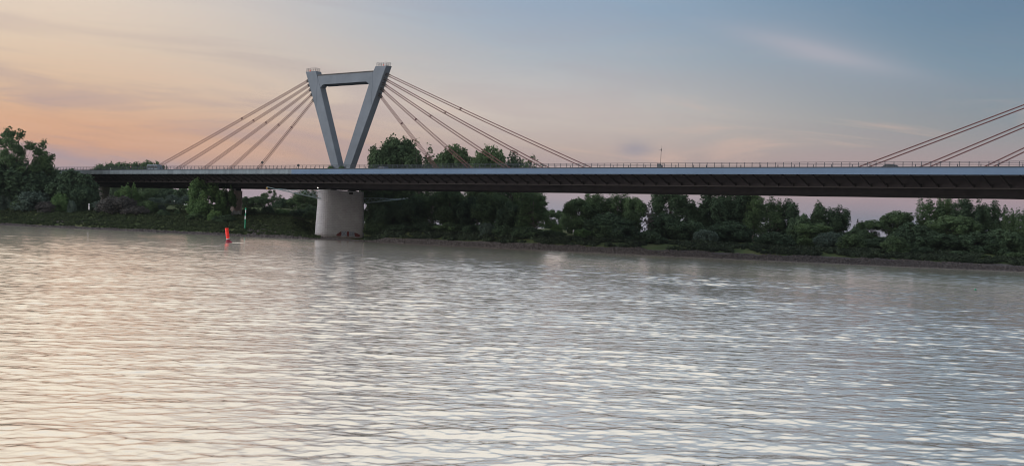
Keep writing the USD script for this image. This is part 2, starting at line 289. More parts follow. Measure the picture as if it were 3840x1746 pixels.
UsdGeom.PrimvarsAPI(bank).CreatePrimvar('stony', Sdf.ValueTypeNames.FloatArray, 'vertex').Set(Vt.FloatArray.FromNumpy(stony.ravel().astype(np.float32)))

# ------------------------------------------------------------------ the river
rng = np.random.default_rng(7)
zr = [20.0]
while zr[-1] < 470: zr.append(zr[-1] + max(.09, zr[-1] * (.0022 if zr[-1] < 90 else .00155)))
zr = np.array(zr); tc_ = np.linspace(-.50, .50, 520)
ZR, TT = np.meshgrid(zr, tc_, indexing='ij')
W = EYE + (FWD + RIGHT * TT[..., None]) * ZR[..., None]
wx, wy = W[..., 0], W[..., 1]
hgt = np.zeros_like(ZR); spacing = ZR * np.where(ZR < 90, .0021, .00175)
main = math.atan2(FWD[1], FWD[0]) + .15
for k in range(130):
    lam = .32 * (6.5 / .32) ** rng.random(); th = main + rng.normal(0, .42 + .38 * (lam < 1.6)); kx, ky = 2 * np.pi / lam * math.cos(th), 2 * np.pi / lam * math.sin(th)
    amp = .0128 * lam / (2 * np.pi) * min(1, (1.0 / lam) ** .85)
    fade = np.clip((lam / spacing - 2.2) / 2.0, 0, 1)
    ph_ = kx * wx + ky * wy + rng.random() * 6.283; hgt += amp * fade * np.sin(ph_ - .8 * np.sin(ph_))   # gentle towards the viewer's bank, steeper behind
gust = meshkit.fbm(np.stack([wx / 28 + wy / 90, wy / 28 - wx / 90, 0 * wx], -1), 3, 3)
gust2 = meshkit.fbm(np.stack([wx / 7 + wy / 30, wy / 7 - wx / 30, 0 * wx], -1), 2, 6); hgt *= .15 + 1.0 * gust + .7 * gust2
BUOY = EYE + flat_dir(859) * 278.0; BUOY[2] = WATER
d = W - BUOY; along, across = d @ RIGHT, d @ FWD
hgt += .16 * np.exp(-(across / 1.0) ** 2) * np.clip(1 - np.abs(along - 2.2) / 4.2, 0, 1)
edge = np.minimum(1, np.minimum((np.abs(np.abs(TT) - .50)) / .02, np.minimum((ZR - 20) / 3, (zr[-1] - ZR) / 20)))
W[..., 2] = WATER + hgt * np.clip(edge, 0, 1)
nr, nc = ZR.shape; idx = np.arange(nr * nc).reshape(nr, nc)
q = np.stack([idx[:-1, :-1], idx[:-1, 1:], idx[1:, 1:], idx[1:, :-1]], -1).reshape(-1, 4)
ring = [W[0, 0], W[0, -1], W[-1, -1], W[-1, 0]]
outer = [EYE + FWD * a + RIGHT * b for a, b in ((-3000, -4000), (-3000, 4000), (3000, 4000), (3000, -4000))]
for p in outer: p[2] = WATER
V = np.vstack([W.reshape(-1, 3), ring, outer]); o = nr * nc
F4 = np.array([[o + 4, o + 5, o + 1, o], [o + 5, o + 6, o + 2, o + 1], [o + 6, o + 7, o + 3, o + 2], [o + 7, o + 4, o, o + 3]])
river = part('river', (V, np.vstack([q, F4])), 'river_water', smooth=True)
tag(river, kind='structure')

# ------------------------------------------------------------------ the bridge
T0, T1, TJ = -260.0, 305.0, 0.35
def zo(t): return .045 - 4.5e-6 * (np.asarray(t, float) - 180) ** 2
def sweep(section, t0, t1, step=12.0):           # closed section in (y, z), counter-clockwise seen from +x, along the deck
    n = max(2, int((t1 - t0) / step) + 1); ts = np.linspace(t0, t1, n); s = np.array(section, float); k = len(s)
    v = np.concatenate([np.stack([np.full(k, t), s[:, 0], s[:, 1] + zo(t)], 1) for t in ts]); f = []
    for i in range(n - 1):
        for j in range(k):
            a, b, c, e = i * k + j, i * k + (j + 1) % k, (i + 1) * k + (j + 1) % k, (i + 1) * k + j
            f += [[a, c, b], [a, e, c]]
    caps = trimesh.creation.triangulate_polygon(Polygon(s), engine='earcut')
    if len(caps[0]) == k:
        tri = np.array(caps[1]); f += [list(x[::-1]) for x in tri] + [list(x + (n - 1) * k) for x in tri]
    m = trimesh.Trimesh(v, np.array(f), process=False); trimesh.repair.fix_normals(m); return m
def rect(y0, y1, z0, z1): return [(y0, z0), (y1, z0), (y1, z1), (y0, z1)]
bridge = thing('road_bridge')
tag(bridge, 'long grey motorway bridge hung on red cables from an upside-down triangular pylon', 'bridge')
part('deck', sweep([(-20.05, 20.45), (-15, 19.95), (15, 19.95), (20.05, 20.45), (20.05, 21.05), (-20.05, 21.05)], T0, T1), 'asphalt', bridge)
part('fascia', sweep(rect(-20.26, -20.052, 20.0, 21.30), T0, TJ), 'fascia_concrete', bridge, label='stained concrete edge of the approach, left of the pylon')
part('fascia', sweep(rect(-20.30, -20.052, 19.98, 21.33), TJ + .06, T1), 'fascia_steel', bridge, label='smooth pale blue steel edge of the river span')
part('fascia', sweep(rect(20.052, 20.3, 20.0, 21.33), T0, T1), 'fascia_steel', bridge, label='far edge of the deck')
part('kerb', sweep(rect(-20.0, -19.5, 21.055, 21.62), T0, T1), 'rail_steel', bridge)
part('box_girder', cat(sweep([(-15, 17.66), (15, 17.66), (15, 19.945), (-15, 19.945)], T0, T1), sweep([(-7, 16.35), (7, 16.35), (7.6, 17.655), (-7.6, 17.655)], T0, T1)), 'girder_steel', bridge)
part('flange', sweep(rect(-15.35, -15.003, 17.42, 17.62), T0, T1), 'lip_steel', bridge)
for n in range(-94, 55):                         # one sloping bracket under the overhang every 3.75 m
    t = 95.65 + 3.75 * n
    if T0 < t < T1:
        z = float(zo(t))
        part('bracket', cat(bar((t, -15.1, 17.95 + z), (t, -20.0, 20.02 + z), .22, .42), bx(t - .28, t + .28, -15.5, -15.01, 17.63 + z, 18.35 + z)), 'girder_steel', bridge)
ts = np.arange(-215, 300, 2.0)
rails = part('railing', cat(*[sweep(rect(-19.98 + a, -19.90 + a, z0, z1), T0, T1) for a, z0, z1 in ((0, 22.56, 22.64), (.02, 22.24, 22.31), (.02, 21.93, 21.99))]), 'rail_steel', bridge)
for t in ts[:262]:
    z = float(zo(t)); part('post', bx(t - .05, t + .05, -19.885, -19.79, 21.2 + z, 22.6 + z), 'rail_steel', rails)
guard = part('crash_barrier', cat(sweep(rect(-16.6, -16.5, 21.55, 21.85), T0, T1), sweep(rect(-1.9, -1.8, 21.55, 21.85), T0, T1), sweep(rect(1.8, 1.9, 21.55, 21.85), T0, T1)), 'rail_steel', bridge)
rgb = random.Random(4)
for t in np.arange(-150, 240, 4.6):
    t += rgb.uniform(-.6, .6); z = float(zo(t)); part('barrier_post', bx(t - .06, t + .06, -16.48, -16.36, 21.06 + z, 22.35 + z), 'rail_steel', guard)
far_rail = part('railing', cat(*[sweep(rect(19.9, 19.98, z0, z1), T0, T1) for z0, z1 in ((22.56, 22.64), (22.2, 22.26))]), 'rail_steel', bridge)

def pylon(c):                                    # an upside-down triangle standing in the middle of the deck, in the plane of the bridge
    p = thing('pylon', (c, 0, 0), parent=bridge); Y = 1.15
    for s in (-1, 1):
        leg = [(3.45, 21.06), (19.30, 54.1), (14.35, 54.1), (13.45, 52.5), (12.05, 49.55), (.75, 22.8), (.02, 21.06)]
        part('leg', prism(Polygon([(s * x, z) for x, z in leg]), -Y, Y), 'pylon_steel', p)
    op = Polygon([(-14.1, 52.4), (14.1, 52.4), (12.75, 49.7), (12.0, 49.7), (11.5, 48.7), (10.9, 49.3), (10.2, 49.62), (-10.2, 49.62), (-10.9, 49.3), (-11.5, 48.7), (-12.0, 49.7), (-12.75, 49.7)])
    part('crossbeam', prism(op, -Y + .07, Y - .07), 'pylon_steel', p)
    part('cable_tray', bx(-13.2, 13.2, -Y + .09, Y - .09, 52.405, 52.86), 'bearing_dark', p, label='dark band along the top of the crossbeam')  # dark strip set along the beam's top edge
    part('soffit', (np.array([(x, y, z) for x in (-10.15, 10.15) for y, z in ((-1.07, 49.615), (1.07, 49.615), (1.07, 49.08))]), np.array([[0, 1, 4], [0, 4, 3], [1, 2, 5], [1, 5, 4], [2, 0, 3], [2, 3, 5], [0, 2, 1], [3, 4, 5]])), 'rail_steel', p)  # added wedge in darker steel deepens the shaded strip under the beam
    for s in (-1, 1):
        a, b = sorted((s * 14.75, s * 19.0)); ps = []
        for z in (54.45, 54.8, 55.15): ps += [bar((a, y, z), (b, y, z), .05) for y in (-1, 1)] + [bar((x, -1, z), (x, 1, z), .05) for x in (a, b)]
        ps += [bar((x, y, 54.1), (x, y, 55.18), .06) for x in np.linspace(a, b, 5) for y in (-1, 1)]
        part('platform_railing', cat(*ps), 'rail_steel', p); part('seam', bx(s * 13.25 - .05, s * 13.25 + .05, -Y - .006, -Y + .02, 42.5, 52.4), 'rail_steel', p)
        part('warning_lamp', revolve([(0, 54.102), (.14, 54.102), (.14, 54.5), (.10, 54.62), (0, 54.65)], 10).apply_translation((s * 17.6, -.7, 0)), 'lamp_red', p)
    return p
PC, PC2 = .70, 279.4
pylon(PC); pylon(PC2)
TOPS = [51.75, 50.35, 48.95, 47.45, 45.8]
def outer_x(z): return 3.45 + (19.30 - 3.45) * (z - 21.06) / (54.1 - 21.06)
def stays(c, s, anchors):
    for zt, t in zip(TOPS, anchors):
        top = np.array([c + s * (outer_x(zt) - .25), 0, zt]); low = np.array([t, 0, 22.95]); dirn = (low - top) / np.linalg.norm(low - top)
        low = low + dirn * (22.95 - 21.1 - zo(t)) / abs(dirn[2]); perp = np.array([-dirn[2], 0, dirn[0]]); perp *= np.sign(perp[2])
        for up in (-1, 1):
            pts = []
            for y in (-.30, .30):
                a = top + perp * up * .27 + np.array([0, y * .8, 0]); b = low + perp * up * .42 + np.array([0, y, 0])
                k = np.linspace(0, 1, 9)[:, None]; sag = np.zeros((9, 3)); sag[:, 2] = -np.linalg.norm(b - a) * .0022 * 4 * (k[:, 0] * (1 - k[:, 0]))
                cab = part('stay_cable', tube(a + (b - a) * k + sag, .068, 6), 'cable_red', bridge, smooth=40)
                pts.append(a + (b - a) * .38)
            if up == -1: keep = pts
        part('anchor_socket', cat(*[tube([top + perp * up * .27 + np.array([0, y * .8, 0]) - dirn * .2, top + perp * up * .27 + np.array([0, y * .8, 0]) + dirn * 1.9], .15, 8) for up in (-1, 1) for y in (-.30, .30)]), 'bearing_dark', bridge)
        part('cable_spacer', cat(*[bar(keep[i], pts[j], .09) for i in (0, 1) for j in (0, 1)], bar(keep[0], keep[1], .12), bar(pts[0], pts[1], .12)), 'cable_red', bridge)
RA = [42.5, 56.3, 70.8, 85.1, 99.75][::-1]; LA = [-42.9, -58.75, -74.3, -90.55, -105.8][::-1]
stays(PC, 1, RA); stays(PC, -1, LA)
stays(PC2, -1, [PC2 - (x - PC) - .6 for x in RA]); stays(PC2, 1, [PC2 + (PC - x) for x in LA])

def pier(x, y, half, r0, r1, z0, z1, m, name='pier'):   # a stadium plan that widens downward; st runs in metres round it
    k = 14; an = np.linspace(0, math.pi, k); ring_ = [(math.cos(a + math.pi) , math.sin(a + math.pi), -1) for a in an] + [(math.cos(a), math.sin(a), 1) for a in an]
    ring_ = ring_ + [ring_[0]]
    zs = [z0, z1]; v, uv = [], []
    for z in zs:
        r = r0 + (r1 - r0) * (z - z0) / (z1 - z0); pts = [(x + r * a, y + r * b + half * s, z) for a, b, s in ring_]
        acc = 0; u = []
        for i, p in enumerate(pts):
            if i: acc += math.dist((r0 * ring_[i][0], r0 * ring_[i][1] + half * ring_[i][2]), (r0 * ring_[i - 1][0], r0 * ring_[i - 1][1] + half * ring_[i - 1][2]))
            u.append((acc, z))
        v += pts; uv += u
    n = len(ring_); f = [[j, j + 1, n + j + 1, n + j] for j in range(n - 1)]
    cap0 = len(v); v += [v[n + j] for j in range(n - 1)]; uv += [(uv[n + j][0], z1) for j in range(n - 1)]
    tri = [[j, (j + 1), n + j + 1] for j in range(n - 1)] + [[j, n + j + 1, n + j] for j in range(n - 1)] + [[cap0, cap0 + j, cap0 + j + 1] for j in range(1, n - 2)]
    return part(name, (np.array(v), np.array(tri)), m, bridge, uv=np.array(uv))
def rr(z): return 3.15 + (2.5 - 3.15) * (z + 1) / 16.75
main_pier = pier(PC, -.4, 6.1, 3.15, 2.5, -1.0, 15.75, 'pier_stone')
for y in (-4.6, 4.2): part('bearing', cat(bx(PC - 1.2, PC + 1.2, y - 1.1, y + 1.1, 15.752, 16.05), bx(PC - .8, PC + .8, y - .7, y + .7, 16.052, 16.345 + float(zo(0)))), 'bearing_dark', main_pier)
part('pier_lamp', trimesh.creation.icosphere(1, .15).apply_translation((PC - 1.1, -9.1, 16.25)), 'lamp_white', main_pier)
part('recess', bx(PC + 2.2, PC + 2.54, .6, 2.2, 14.3, 15.4), 'bearing_dark', main_pier)  # solid dark block paints in the shade of an opening; nothing is hollowed
def on_face(poly, off):                          # flat paint on the battered river face: polygon in (y, z)
    vv, ff = trimesh.creation.triangulate_polygon(poly, engine='earcut'); vv = np.asarray(vv)
    return np.stack([PC + rr(vv[:, 1]) + off, vv[:, 0], vv[:, 1]], 1), np.asarray(ff)
blob = lambda pts: Polygon(pts).buffer(.12)
part('graffiti', on_face(blob([(-4.3, 1.9), (-3.2, 2.5), (-2.4, 2.95), (-2.4, 1.75), (-3.6, 1.6)]), .012), 'graffiti_red', main_pier, label='red spray paint left of the letters')
part('graffiti', on_face(blob([(.05, 1.75), (.1, 2.9), (.7, 2.95), (.75, 1.7)]), .012), 'graffiti_red', main_pier, label='red spray paint between the letters')
part('graffiti', on_face(blob([(3.3, 1.75), (3.1, 2.6), (3.9, 2.55), (5.2, 2.1), (5.25, 1.75), (4.6, 1.55)]), .012), 'graffiti_red', main_pier, label='red spray paint right of the letters')
part('graffiti', on_face(blob([(-2.3, 1.75), (-2.1, 3.0), (-.1, 3.0), (-.05, 1.75)]), .009), 'graffiti_pale', main_pier, label='pale ground of the left letters')
part('graffiti', on_face(blob([(.8, 1.7), (.85, 3.0), (2.9, 3.0), (3.25, 1.75)]), .009), 'graffiti_pale', main_pier, label='pale ground of the right letters')
for txt, y0 in (('OC', -2.15), ('IIIE', .95)):
    tm = meshkit.text_mesh(txt, 1.0, .01); v = np.array(tm.vertices); sxx = 1.9 / max(1e-6, v[:, 0].max() - v[:, 0].min())
    yy, zz = y0 + (v[:, 0] - v[:, 0].min()) * sxx, 1.85 + v[:, 1]
    part('graffiti_letters', (np.stack([PC + rr(zz) + .013 + v[:, 2], yy, zz], 1), np.array(tm.faces)), 'graffiti_line', main_pier)
pier(-54.6, 0, .35, 1.75, 1.62, 5.0, 15.3, 'pier_stone_warm'); p2 = None
part('bearing', bx(-55.7, -53.5, -1.0, 1.0, 15.302, 16.30 + float(zo(-54)) - .01), 'bearing_dark', bridge)
pier(-139.7, 0, .5, 1.8, 1.7, 5.0, 16.0, 'pier_stone_pale'); part('bearing', bx(-140.6, -138.6, -1.2, 1.2, 16.002, 16.34 + float(zo(-139)) - .01), 'bearing_dark', bridge)
pier(PC2, -.4, 6.1, 3.15, 2.5, -3.0, 15.75, 'pier_stone')
part('bearing', bx(PC2 - 1.2, PC2 + 1.2, -5, 5, 15.752, 16.345), 'bearing_dark', bridge)
ab = part('abutment', cat(bx(-190, -184, -12, 24, 4, 15.4), bx(-184, -183.5, -12, 24, 10.2, 11.6)), 'wall_grey', bridge, label='pale concrete wall behind the leftmost pier')

# ------------------------------------------------------------------ lattice booms on the main pier
def boom(root_hi, root_lo, tip, label, n=7):
    b = thing('marker_boom', root_lo); tag(b, label, 'lattice boom', None); o = np.asarray(root_lo, float)
    hi, lo, tp = (np.asarray(p, float) - o for p in (root_hi, root_lo, tip))
    side = np.cross(tp - lo, [0, 0, 1.0]); side /= np.linalg.norm(side)
    k = .80; mid = lo + (tp - lo) * k; midh = mid + (hi - lo) * .08
    part('chord', cat(*[tube([lo + side * s, mid + side * s * .12], .11, 6) for s in (-.55, .55)]), 'boom_paint', b)
    part('chord', tube([hi, midh], .09, 6), 'boom_paint', b); part('chord', tube([mid, tp], .11, 6), 'boom_paint', b)
    for s in (-.55, .55):
        ps = []
        for i in range(n):
            u0, u1 = i / n, (i + 1) / n; um = (u0 + u1) / 2
            A = lo + side * s * (1 - .88 * u0) + (mid - lo) * u0; B = lo + side * s * (1 - .88 * u1) + (mid - lo) * u1; Cc = hi + (midh - hi) * um
            ps += [tube([A, Cc], .045, 4), tube([Cc, B], .045, 4)]
        part('lacing', cat(*ps), 'boom_paint', b)
    return b, tp
yn = -.4 - 6.1 - rr(12.5)
tipL = at(1001, 701, float((np.array([PC, yn - 22.0, 15]) - EYE) @ FWD)); tipR = at(1535, 744, float((np.array([PC, 6 + rr(12) + 21.0, 14]) - EYE) @ FWD))
b1_, tp = boom((PC, yn + .15, 14.9), (PC, yn + .12, 12.9), tipL, 'grey lattice boom reaching out left from the stone pier')
part('marker', cat(trimesh.creation.cone(.42, .7, sections=4).apply_transform(trimesh.transformations.rotation_matrix(math.pi, [1, 0, 0])), trimesh.creation.cone(.42, .35, sections=4)).apply_translation(tp - np.array([0, 0, .3])), 'yellow_dark', b1_, label='dark yellow diamond marker at the tip')
b2_, tp = boom((PC, 5.7 + rr(12) - .15, 14.0), (PC, 5.7 + rr(12) - .12, 12.2), tipR, 'grey lattice boom reaching out right from the stone pier')
part('marker', cat(trimesh.creation.cone(.30, .5, sections=4).apply_transform(trimesh.transformations.rotation_matrix(math.pi, [1, 0, 0])), trimesh.creation.cone(.30, .25, sections=4)).apply_translation(tp - np.array([0, 0, .2])), 'pink_lens', b2_, label='pale pink marker at the tip')
for i, u in enumerate((.72, .80, .88, .95)): part('fitting', trimesh.creation.icosphere(1, .17).apply_translation(tp * u + np.array([0, 0, .22])), 'white_paint', b2_)

# ------------------------------------------------------------------ on the deck
def deck_spot(px, y): r = ray(px, 640); k = (y - EYE[1]) / r[1]; return (EYE + r * k)[0]
def vehicle(name, x, y, profile, width, paint, wheels, glass, lamps, label, c):
    v = thing(name, (x, y, 21.055 + float(zo(x)))); tag(v, label, c)
    body = prism(Polygon(profile).buffer(-.10).buffer(.10), -width / 2, width / 2); part('body', body, paint, v)
    for gp in glass:
        for s in (-1, 1): part('window', prism(Polygon(gp), s * width / 2 + min(0, s) * .012, s * width / 2 + max(0, s) * .012), 'glass_dark', v)
    for wx_, wr in wheels:
        for s in (-1, 1):
            w = trimesh.creation.cylinder(wr, .24, sections=16); w.apply_transform(trimesh.transformations.rotation_matrix(math.pi / 2, [1, 0, 0])); w.apply_translation((wx_, s * (width / 2 - .09), wr)); part('wheel', w, 'tyre', v)
    for lx, lz, lm in lamps:
        for s in (-1, 1): part('headlight', bx(lx - .03, lx + .06, s * (width / 2 - .30) - .16, s * (width / 2 - .30) + .16, lz - .12, lz + .12), lm, v)
    return v
vehicle('van', -84.0, -13.6, [(-3.6, .35), (3.55, .35), (3.6, 1.0), (3.3, 1.25), (2.6, 2.35), (2.2, 2.62), (-3.5, 2.62), (-3.6, 2.4)], 2.0, 'van_silver', [(-2.3, .36), (2.4, .36)],
        [[(1.3, 1.35), (2.9, 1.35), (2.45, 2.2), (1.3, 2.2)], [(-1.2, 1.4), (1.1, 1.4), (1.1, 2.2), (-1.2, 2.2)], [(-3.3, 1.4), (-1.4, 1.4), (-1.4, 2.2), (-3.3, 2.2)]], [(3.6, .78, 'lamp_amber')], 'silver van with lit headlights at the left end of the bridge', 'van')
CARP = [(-2.1, .3), (2.1, .3), (2.15, .72), (1.2, .92), (.55, 1.42), (-1.1, 1.46), (-1.75, 1.0), (-2.15, .92)]
CARG = [[(-.15, .98), (1.0, .96), (.48, 1.36), (-.15, 1.38)], [(-1.5, 1.0), (-.25, .98), (-.25, 1.38), (-1.05, 1.39)]]
vehicle('car', deck_spot(1440, -13.6), -13.6, CARP, 1.8, 'car_blue', [(-1.3, .32), (1.35, .32)], CARG, [(2.1, .65, 'glass_dark')], 'blue car behind the railing just right of the pylon foot', 'car')
vehicle('car', deck_spot(3345, -13.6), -13.6, CARP, 1.8, 'car_dark', [(-1.3, .32), (1.35, .32)], CARG, [(2.1, .65, 'glass_dark')], 'dark car behind the railing near the cables at the right end', 'car')
def disc_sign(px, py, y, label):
    x = deck_spot(px, y); zc = (EYE + ray(px, py) * ((y - EYE[1]) / ray(px, py)[1]))[2]; z0 = 21.055 + float(zo(x))
    s = thing('traffic_sign', (x, y, z0)); tag(s, label, 'road sign', 'round signs on the bridge seen from behind')
    dsk = trimesh.creation.cylinder(.42, .04, sections=24); dsk.apply_transform(trimesh.transformations.rotation_matrix(math.pi / 2, [1, 0, 0])); dsk.apply_transform(trimesh.transformations.rotation_matrix(math.radians(35), [0, 0, 1])); dsk.apply_translation((0, 0, zc - z0))
    part('plate', dsk, 'sign_back', s); part('post', tube([(0, .08, 0), (0, .08, zc - z0 + .3)], .045, 8), 'sign_back', s)
disc_sign(982, 609, -16.0, 'round dark sign back high on its post before the shortest left cables')
disc_sign(1118, 620, -16.0, 'round dark sign back low over the railing midway between cables and pylon')
x = deck_spot(2473, -19.2); z0 = 21.06 + float(zo(x)); w_ = thing('weather_mast', (x, -19.2, z0)); tag(w_, 'thin weather mast rising from a grey cabinet on the bridge railing', 'weather mast')
part('cabinet', bx(-.35, .30, -.30, .25, .0, 1.45), 'grey_metal', w_); part('cabinet', bx(.305, .68, -.28, .22, .35, 1.05), 'grey_metal', w_); part('pole', tube([(0, .35, 0), (0, .35, 5.1)], [.06, .035], 8), 'sign_back', w_)
part('arm', bar((-.55, .35, 4.75), (.05, .35, 4.75), .05), 'sign_back', w_); part('sensor', revolve([(0, 4.3), (.12, 4.3), (.12, 4.75), (0, 4.8)], 10).apply_translation((.02, .35, .2)), 'sign_back', w_); part('lightning_rod', tube([(0, .35, 5.1), (0, .35, 5.75)], .018, 5), 'sign_back', w_)
bl = thing('beacon', (deck_spot(2485, -19.4), -19.4, 21.6)); tag(bl, 'small dark ball lamp on the railing right of the weather mast', 'lamp'); part('globe', trimesh.creation.icosphere(2, .13).apply_translation((0, 0, .95)), 'sign_back', bl); part('stem', tube([(0, 0, 0), (0, 0, .85)], .03, 6), 'sign_back', bl)
for px, label, h in ((413, 'tiny white marker plate behind the railing left of the silver van', 1.35), (490, 'pale pink marker plate just above the railing left of the silver van', 2.0)):
    x = deck_spot(px, -16.2); g_ = thing('marker_plate', (x, -16.2, 21.06 + float(zo(x)))); tag(g_, label, 'marker sign'); part('plate', bx(-.16, .16, -.02, .02, h - .55, h), 'white_paint' if h < 1.5 else 'pink_lens', g_); part('post', tube([(0, .05, 0), (0, .05, h)], .03, 6), 'sign_back', g_)

# ------------------------------------------------------------------ marks on the water and the banks
by = thing('buoy', BUOY); tag(by, 'tilted bright red navigation buoy floating in front of the left bank', 'buoy')
tilt = trimesh.transformations.rotation_matrix(math.radians(-9.5), FWD)
def tl(m): m.apply_transform(tilt); return m
part('float', tl(revolve([(0, -.4), (.95, -.4), (.86, .0), (.50, .32), (.36, .62), (.34, .74), (0, .74)], 28)), 'buoy_foot', by, smooth=40)
part('collar', tl(revolve([(0, .742), (.335, .742), (.335, .85), (0, .85)], 28)), 'white_paint', by, smooth=40)
tb_ = part('body', tl(revolve([(0, .852), (.345, .852), (.355, 1.3), (.36, 2.45), (.36, 2.98), (.33, 3.02), (0, 3.02)], 28)), 'buoy_red', by, smooth=40)
for z in (1.28, 2.45): part('seam', tl(revolve([(.35, z), (.372, z), (.372, z + .05), (.35, z + .05)], 28)), 'buoy_foot', tb_)
gp = at(918, 865, shore(918) + 8.0); gp[2] = height(918, 8.0) - .2
pl = thing('beacon_pole', gp); tag(pl, 'green and white striped pole beacon with a green arrow top on the bank', 'beacon')
for z0, z1, m in ((0, 3.75, 'pole_green'), (3.75, 4.75, 'white_paint'), (4.75, 5.75, 'pole_green'), (5.75, 6.75, 'white_paint')): part('band', tube([(0, 0, z0), (0, 0, z1)], .17, 12), m, pl, smooth=40)
part('arrow_top', revolve([(0, 6.75), (.33, 6.75), (.0, 7.45)], 14), 'pole_green', pl)
def board(px, s, w, h, post, label):
    p = ground(px, s); b = thing('shore_board', p, rz=YAW); tag(b, label, 'sign board', None)
    part('board', bx(-w / 2, w / 2, -.04, .0, post, post + h), 'white_paint', b); part('post', bx(-.06, .06, .005, .12, -.3, post + h * .8), 'sign_back', b)
    for zc, hh in ((.86, .10), (.74, .13), (.62, .06)): part('figure', bx(-w * .2, w * .22, -.048, -.041, post + h * zc - hh / 2 * h, post + h * zc + hh / 2 * h), 'sign_blue', b)
board(331, 32, .56, 2.1, .9, 'white upright board with dark figures among bushes on the left bank')
board(2150, 19, .36, 1.35, 1.1, 'narrow white upright board in front of the trees on the right bank')
p = at(861, 781, shore(861) + 152); p[2] = height(861, 152); sp = thing('signpost', p, rz=YAW); tag(sp, 'small white signpost with two arms on the dike left of the brown pier', 'signpost')
part('post', tube([(0, 0, -.3), (0, 0, 3.3)], .05, 6), 'white_paint', sp); part('arm', bx(-1.0, -.12, -.04, 0, 2.85, 3.25), 'white_paint', sp); part('arm', bx(.12, 1.0, -.04, 0, 2.55, 2.95), 'white_paint', sp); part('plate', bx(-.2, .2, -.10, -.06, 1.7, 2.5), 'white_paint', sp)
p = at(653, 768, shore(653) + 152); p[2] = height(653, 152); lp = thing('marker_post', p); tag(lp, 'thin pale post with a round head on the dike before the pale willows', 'post')
part('post', tube([(0, 0, -.3), (0, 0, 1.7)], .05, 6), 'grey_metal', lp); part('head', trimesh.creation.icosphere(2, .24).apply_translation((0, 0, 1.9)), 'white_paint', lp)
p = at(697, 771, shore(697) + 150); p[2] = height(697, 150) - .1; wb = thing('barrier_board', p, rz=YAW); tag(wb, 'low white horizontal board on the dike left of the tall bright tree', 'barrier')
part('board', bx(-.85, .85, -.05, 0, .35, .85), 'white_paint', wb); part('post', bx(-.7, -.6, .005, .1, -.3, .85), 'grey_metal', wb); part('post', bx(.6, .7, .005, .1, -.3, 1.9), 'grey_metal', wb); part('reflector', trimesh.creation.icosphere(1, .14).apply_translation((.65, -.02, 1.1)), 'yellow_dark', wb)
fl = EYE + flat_dir(3665) * 158.5; fl[2] = WATER + .05; fb_ = thing('float_marker', fl); tag(fb_, 'tiny dark green ball float on the river at far right', 'float')
part('ball', trimesh.creation.icosphere(2, .12), 'pole_green', fb_); part('ring', trimesh.creation.torus(.12, .02, 16, 6), 'sign_back', fb_)
rng = np.random.default_rng(21)
def stone(r, seed):
    m = trimesh.creation.icosphere(1, r); g_ = np.random.default_rng(seed); m.vertices *= (1 + .28 * g_.standard_normal((len(m.vertices), 1))).clip(.6, 1.4); m.vertices *= g_.uniform(.6, 1.25, 3); return m
heap = []
c0 = np.array([-54.6, -3.2, 0]); 
for k in range(26):
    m = stone(rng.uniform(.25, .6), k); m.apply_translation((rng.normal(0, 1.7), rng.normal(0, .8), rng.uniform(0, .55))); heap.append(m)
hp = at(882, 801, float((c0 - EYE) @ FWD) - 3); hb = thing('rubble_heap', hp); tag(hb, 'heap of pale rubble at the foot of the brown pier', 'rubble', kind='stuff'); part('stones', cat(*heap), 'rubble_pale', hb)

# ------------------------------------------------------------------ trees and bushes
def cards_at(c, n, size, r):
    count = len(c); ref = r.normal(size=(count, 3)); a = np.cross(n, ref); a /= np.linalg.norm(a, axis=1, keepdims=True) + 1e-9; b = np.cross(n, a)
    s = size * r.uniform(.55, 1.3, (count, 1)); w = .62; bend = n * s * r.uniform(-.25, .25, (count, 1))
    v = np.stack([c - b * s, c + a * s * w + bend, c + b * s, c - a * s * w + bend], 1).reshape(-1, 3)
    i = np.arange(count)[:, None] * 4
    return v, np.concatenate([i + [[0, 1, 2]], i + [[0, 2, 3]]], 0)
def crown_cards(ells, count, size, seed, gap=.40, freq=.55, rough=.45):   # ells: centre x, y, z, radii x, y, z of the leafy masses
    r = np.random.default_rng(seed); B = np.array(ells, float); k = r.choice(len(B), count * 4, p=(v_ := B[:, 3] * B[:, 5] + B[:, 3] ** 2) / v_.sum())
    d = r.normal(size=(len(k), 3)); d /= np.linalg.norm(d, axis=1, keepdims=True); rad = 1.28 * r.random((len(k), 1)) ** .42
    c = B[k, :3] + d * B[k, 3:] * rad
    o = np.array([seed * 7.3, seed * 3.1, 0.0])
    n1 = meshkit.noise(c * freq + o, 3); n2 = meshkit.noise(c * freq * 2.3 + o, 5); nz = .62 * n1 + .38 * n2
    keep = (nz > gap - .16 * (1 - rad[:, 0])) & (rad[:, 0] < 1.02 - rough + 2 * rough * (.4 * n1 + .6 * n2)) & (c[:, 2] > .05)
    c, d = c[keep][:count], d[keep][:count]
    n = d * .75 + r.normal(0, .55, d.shape); n[:, 2] += .25; n /= np.linalg.norm(n, axis=1, keepdims=True)
    return cards_at(c, n, size, r)
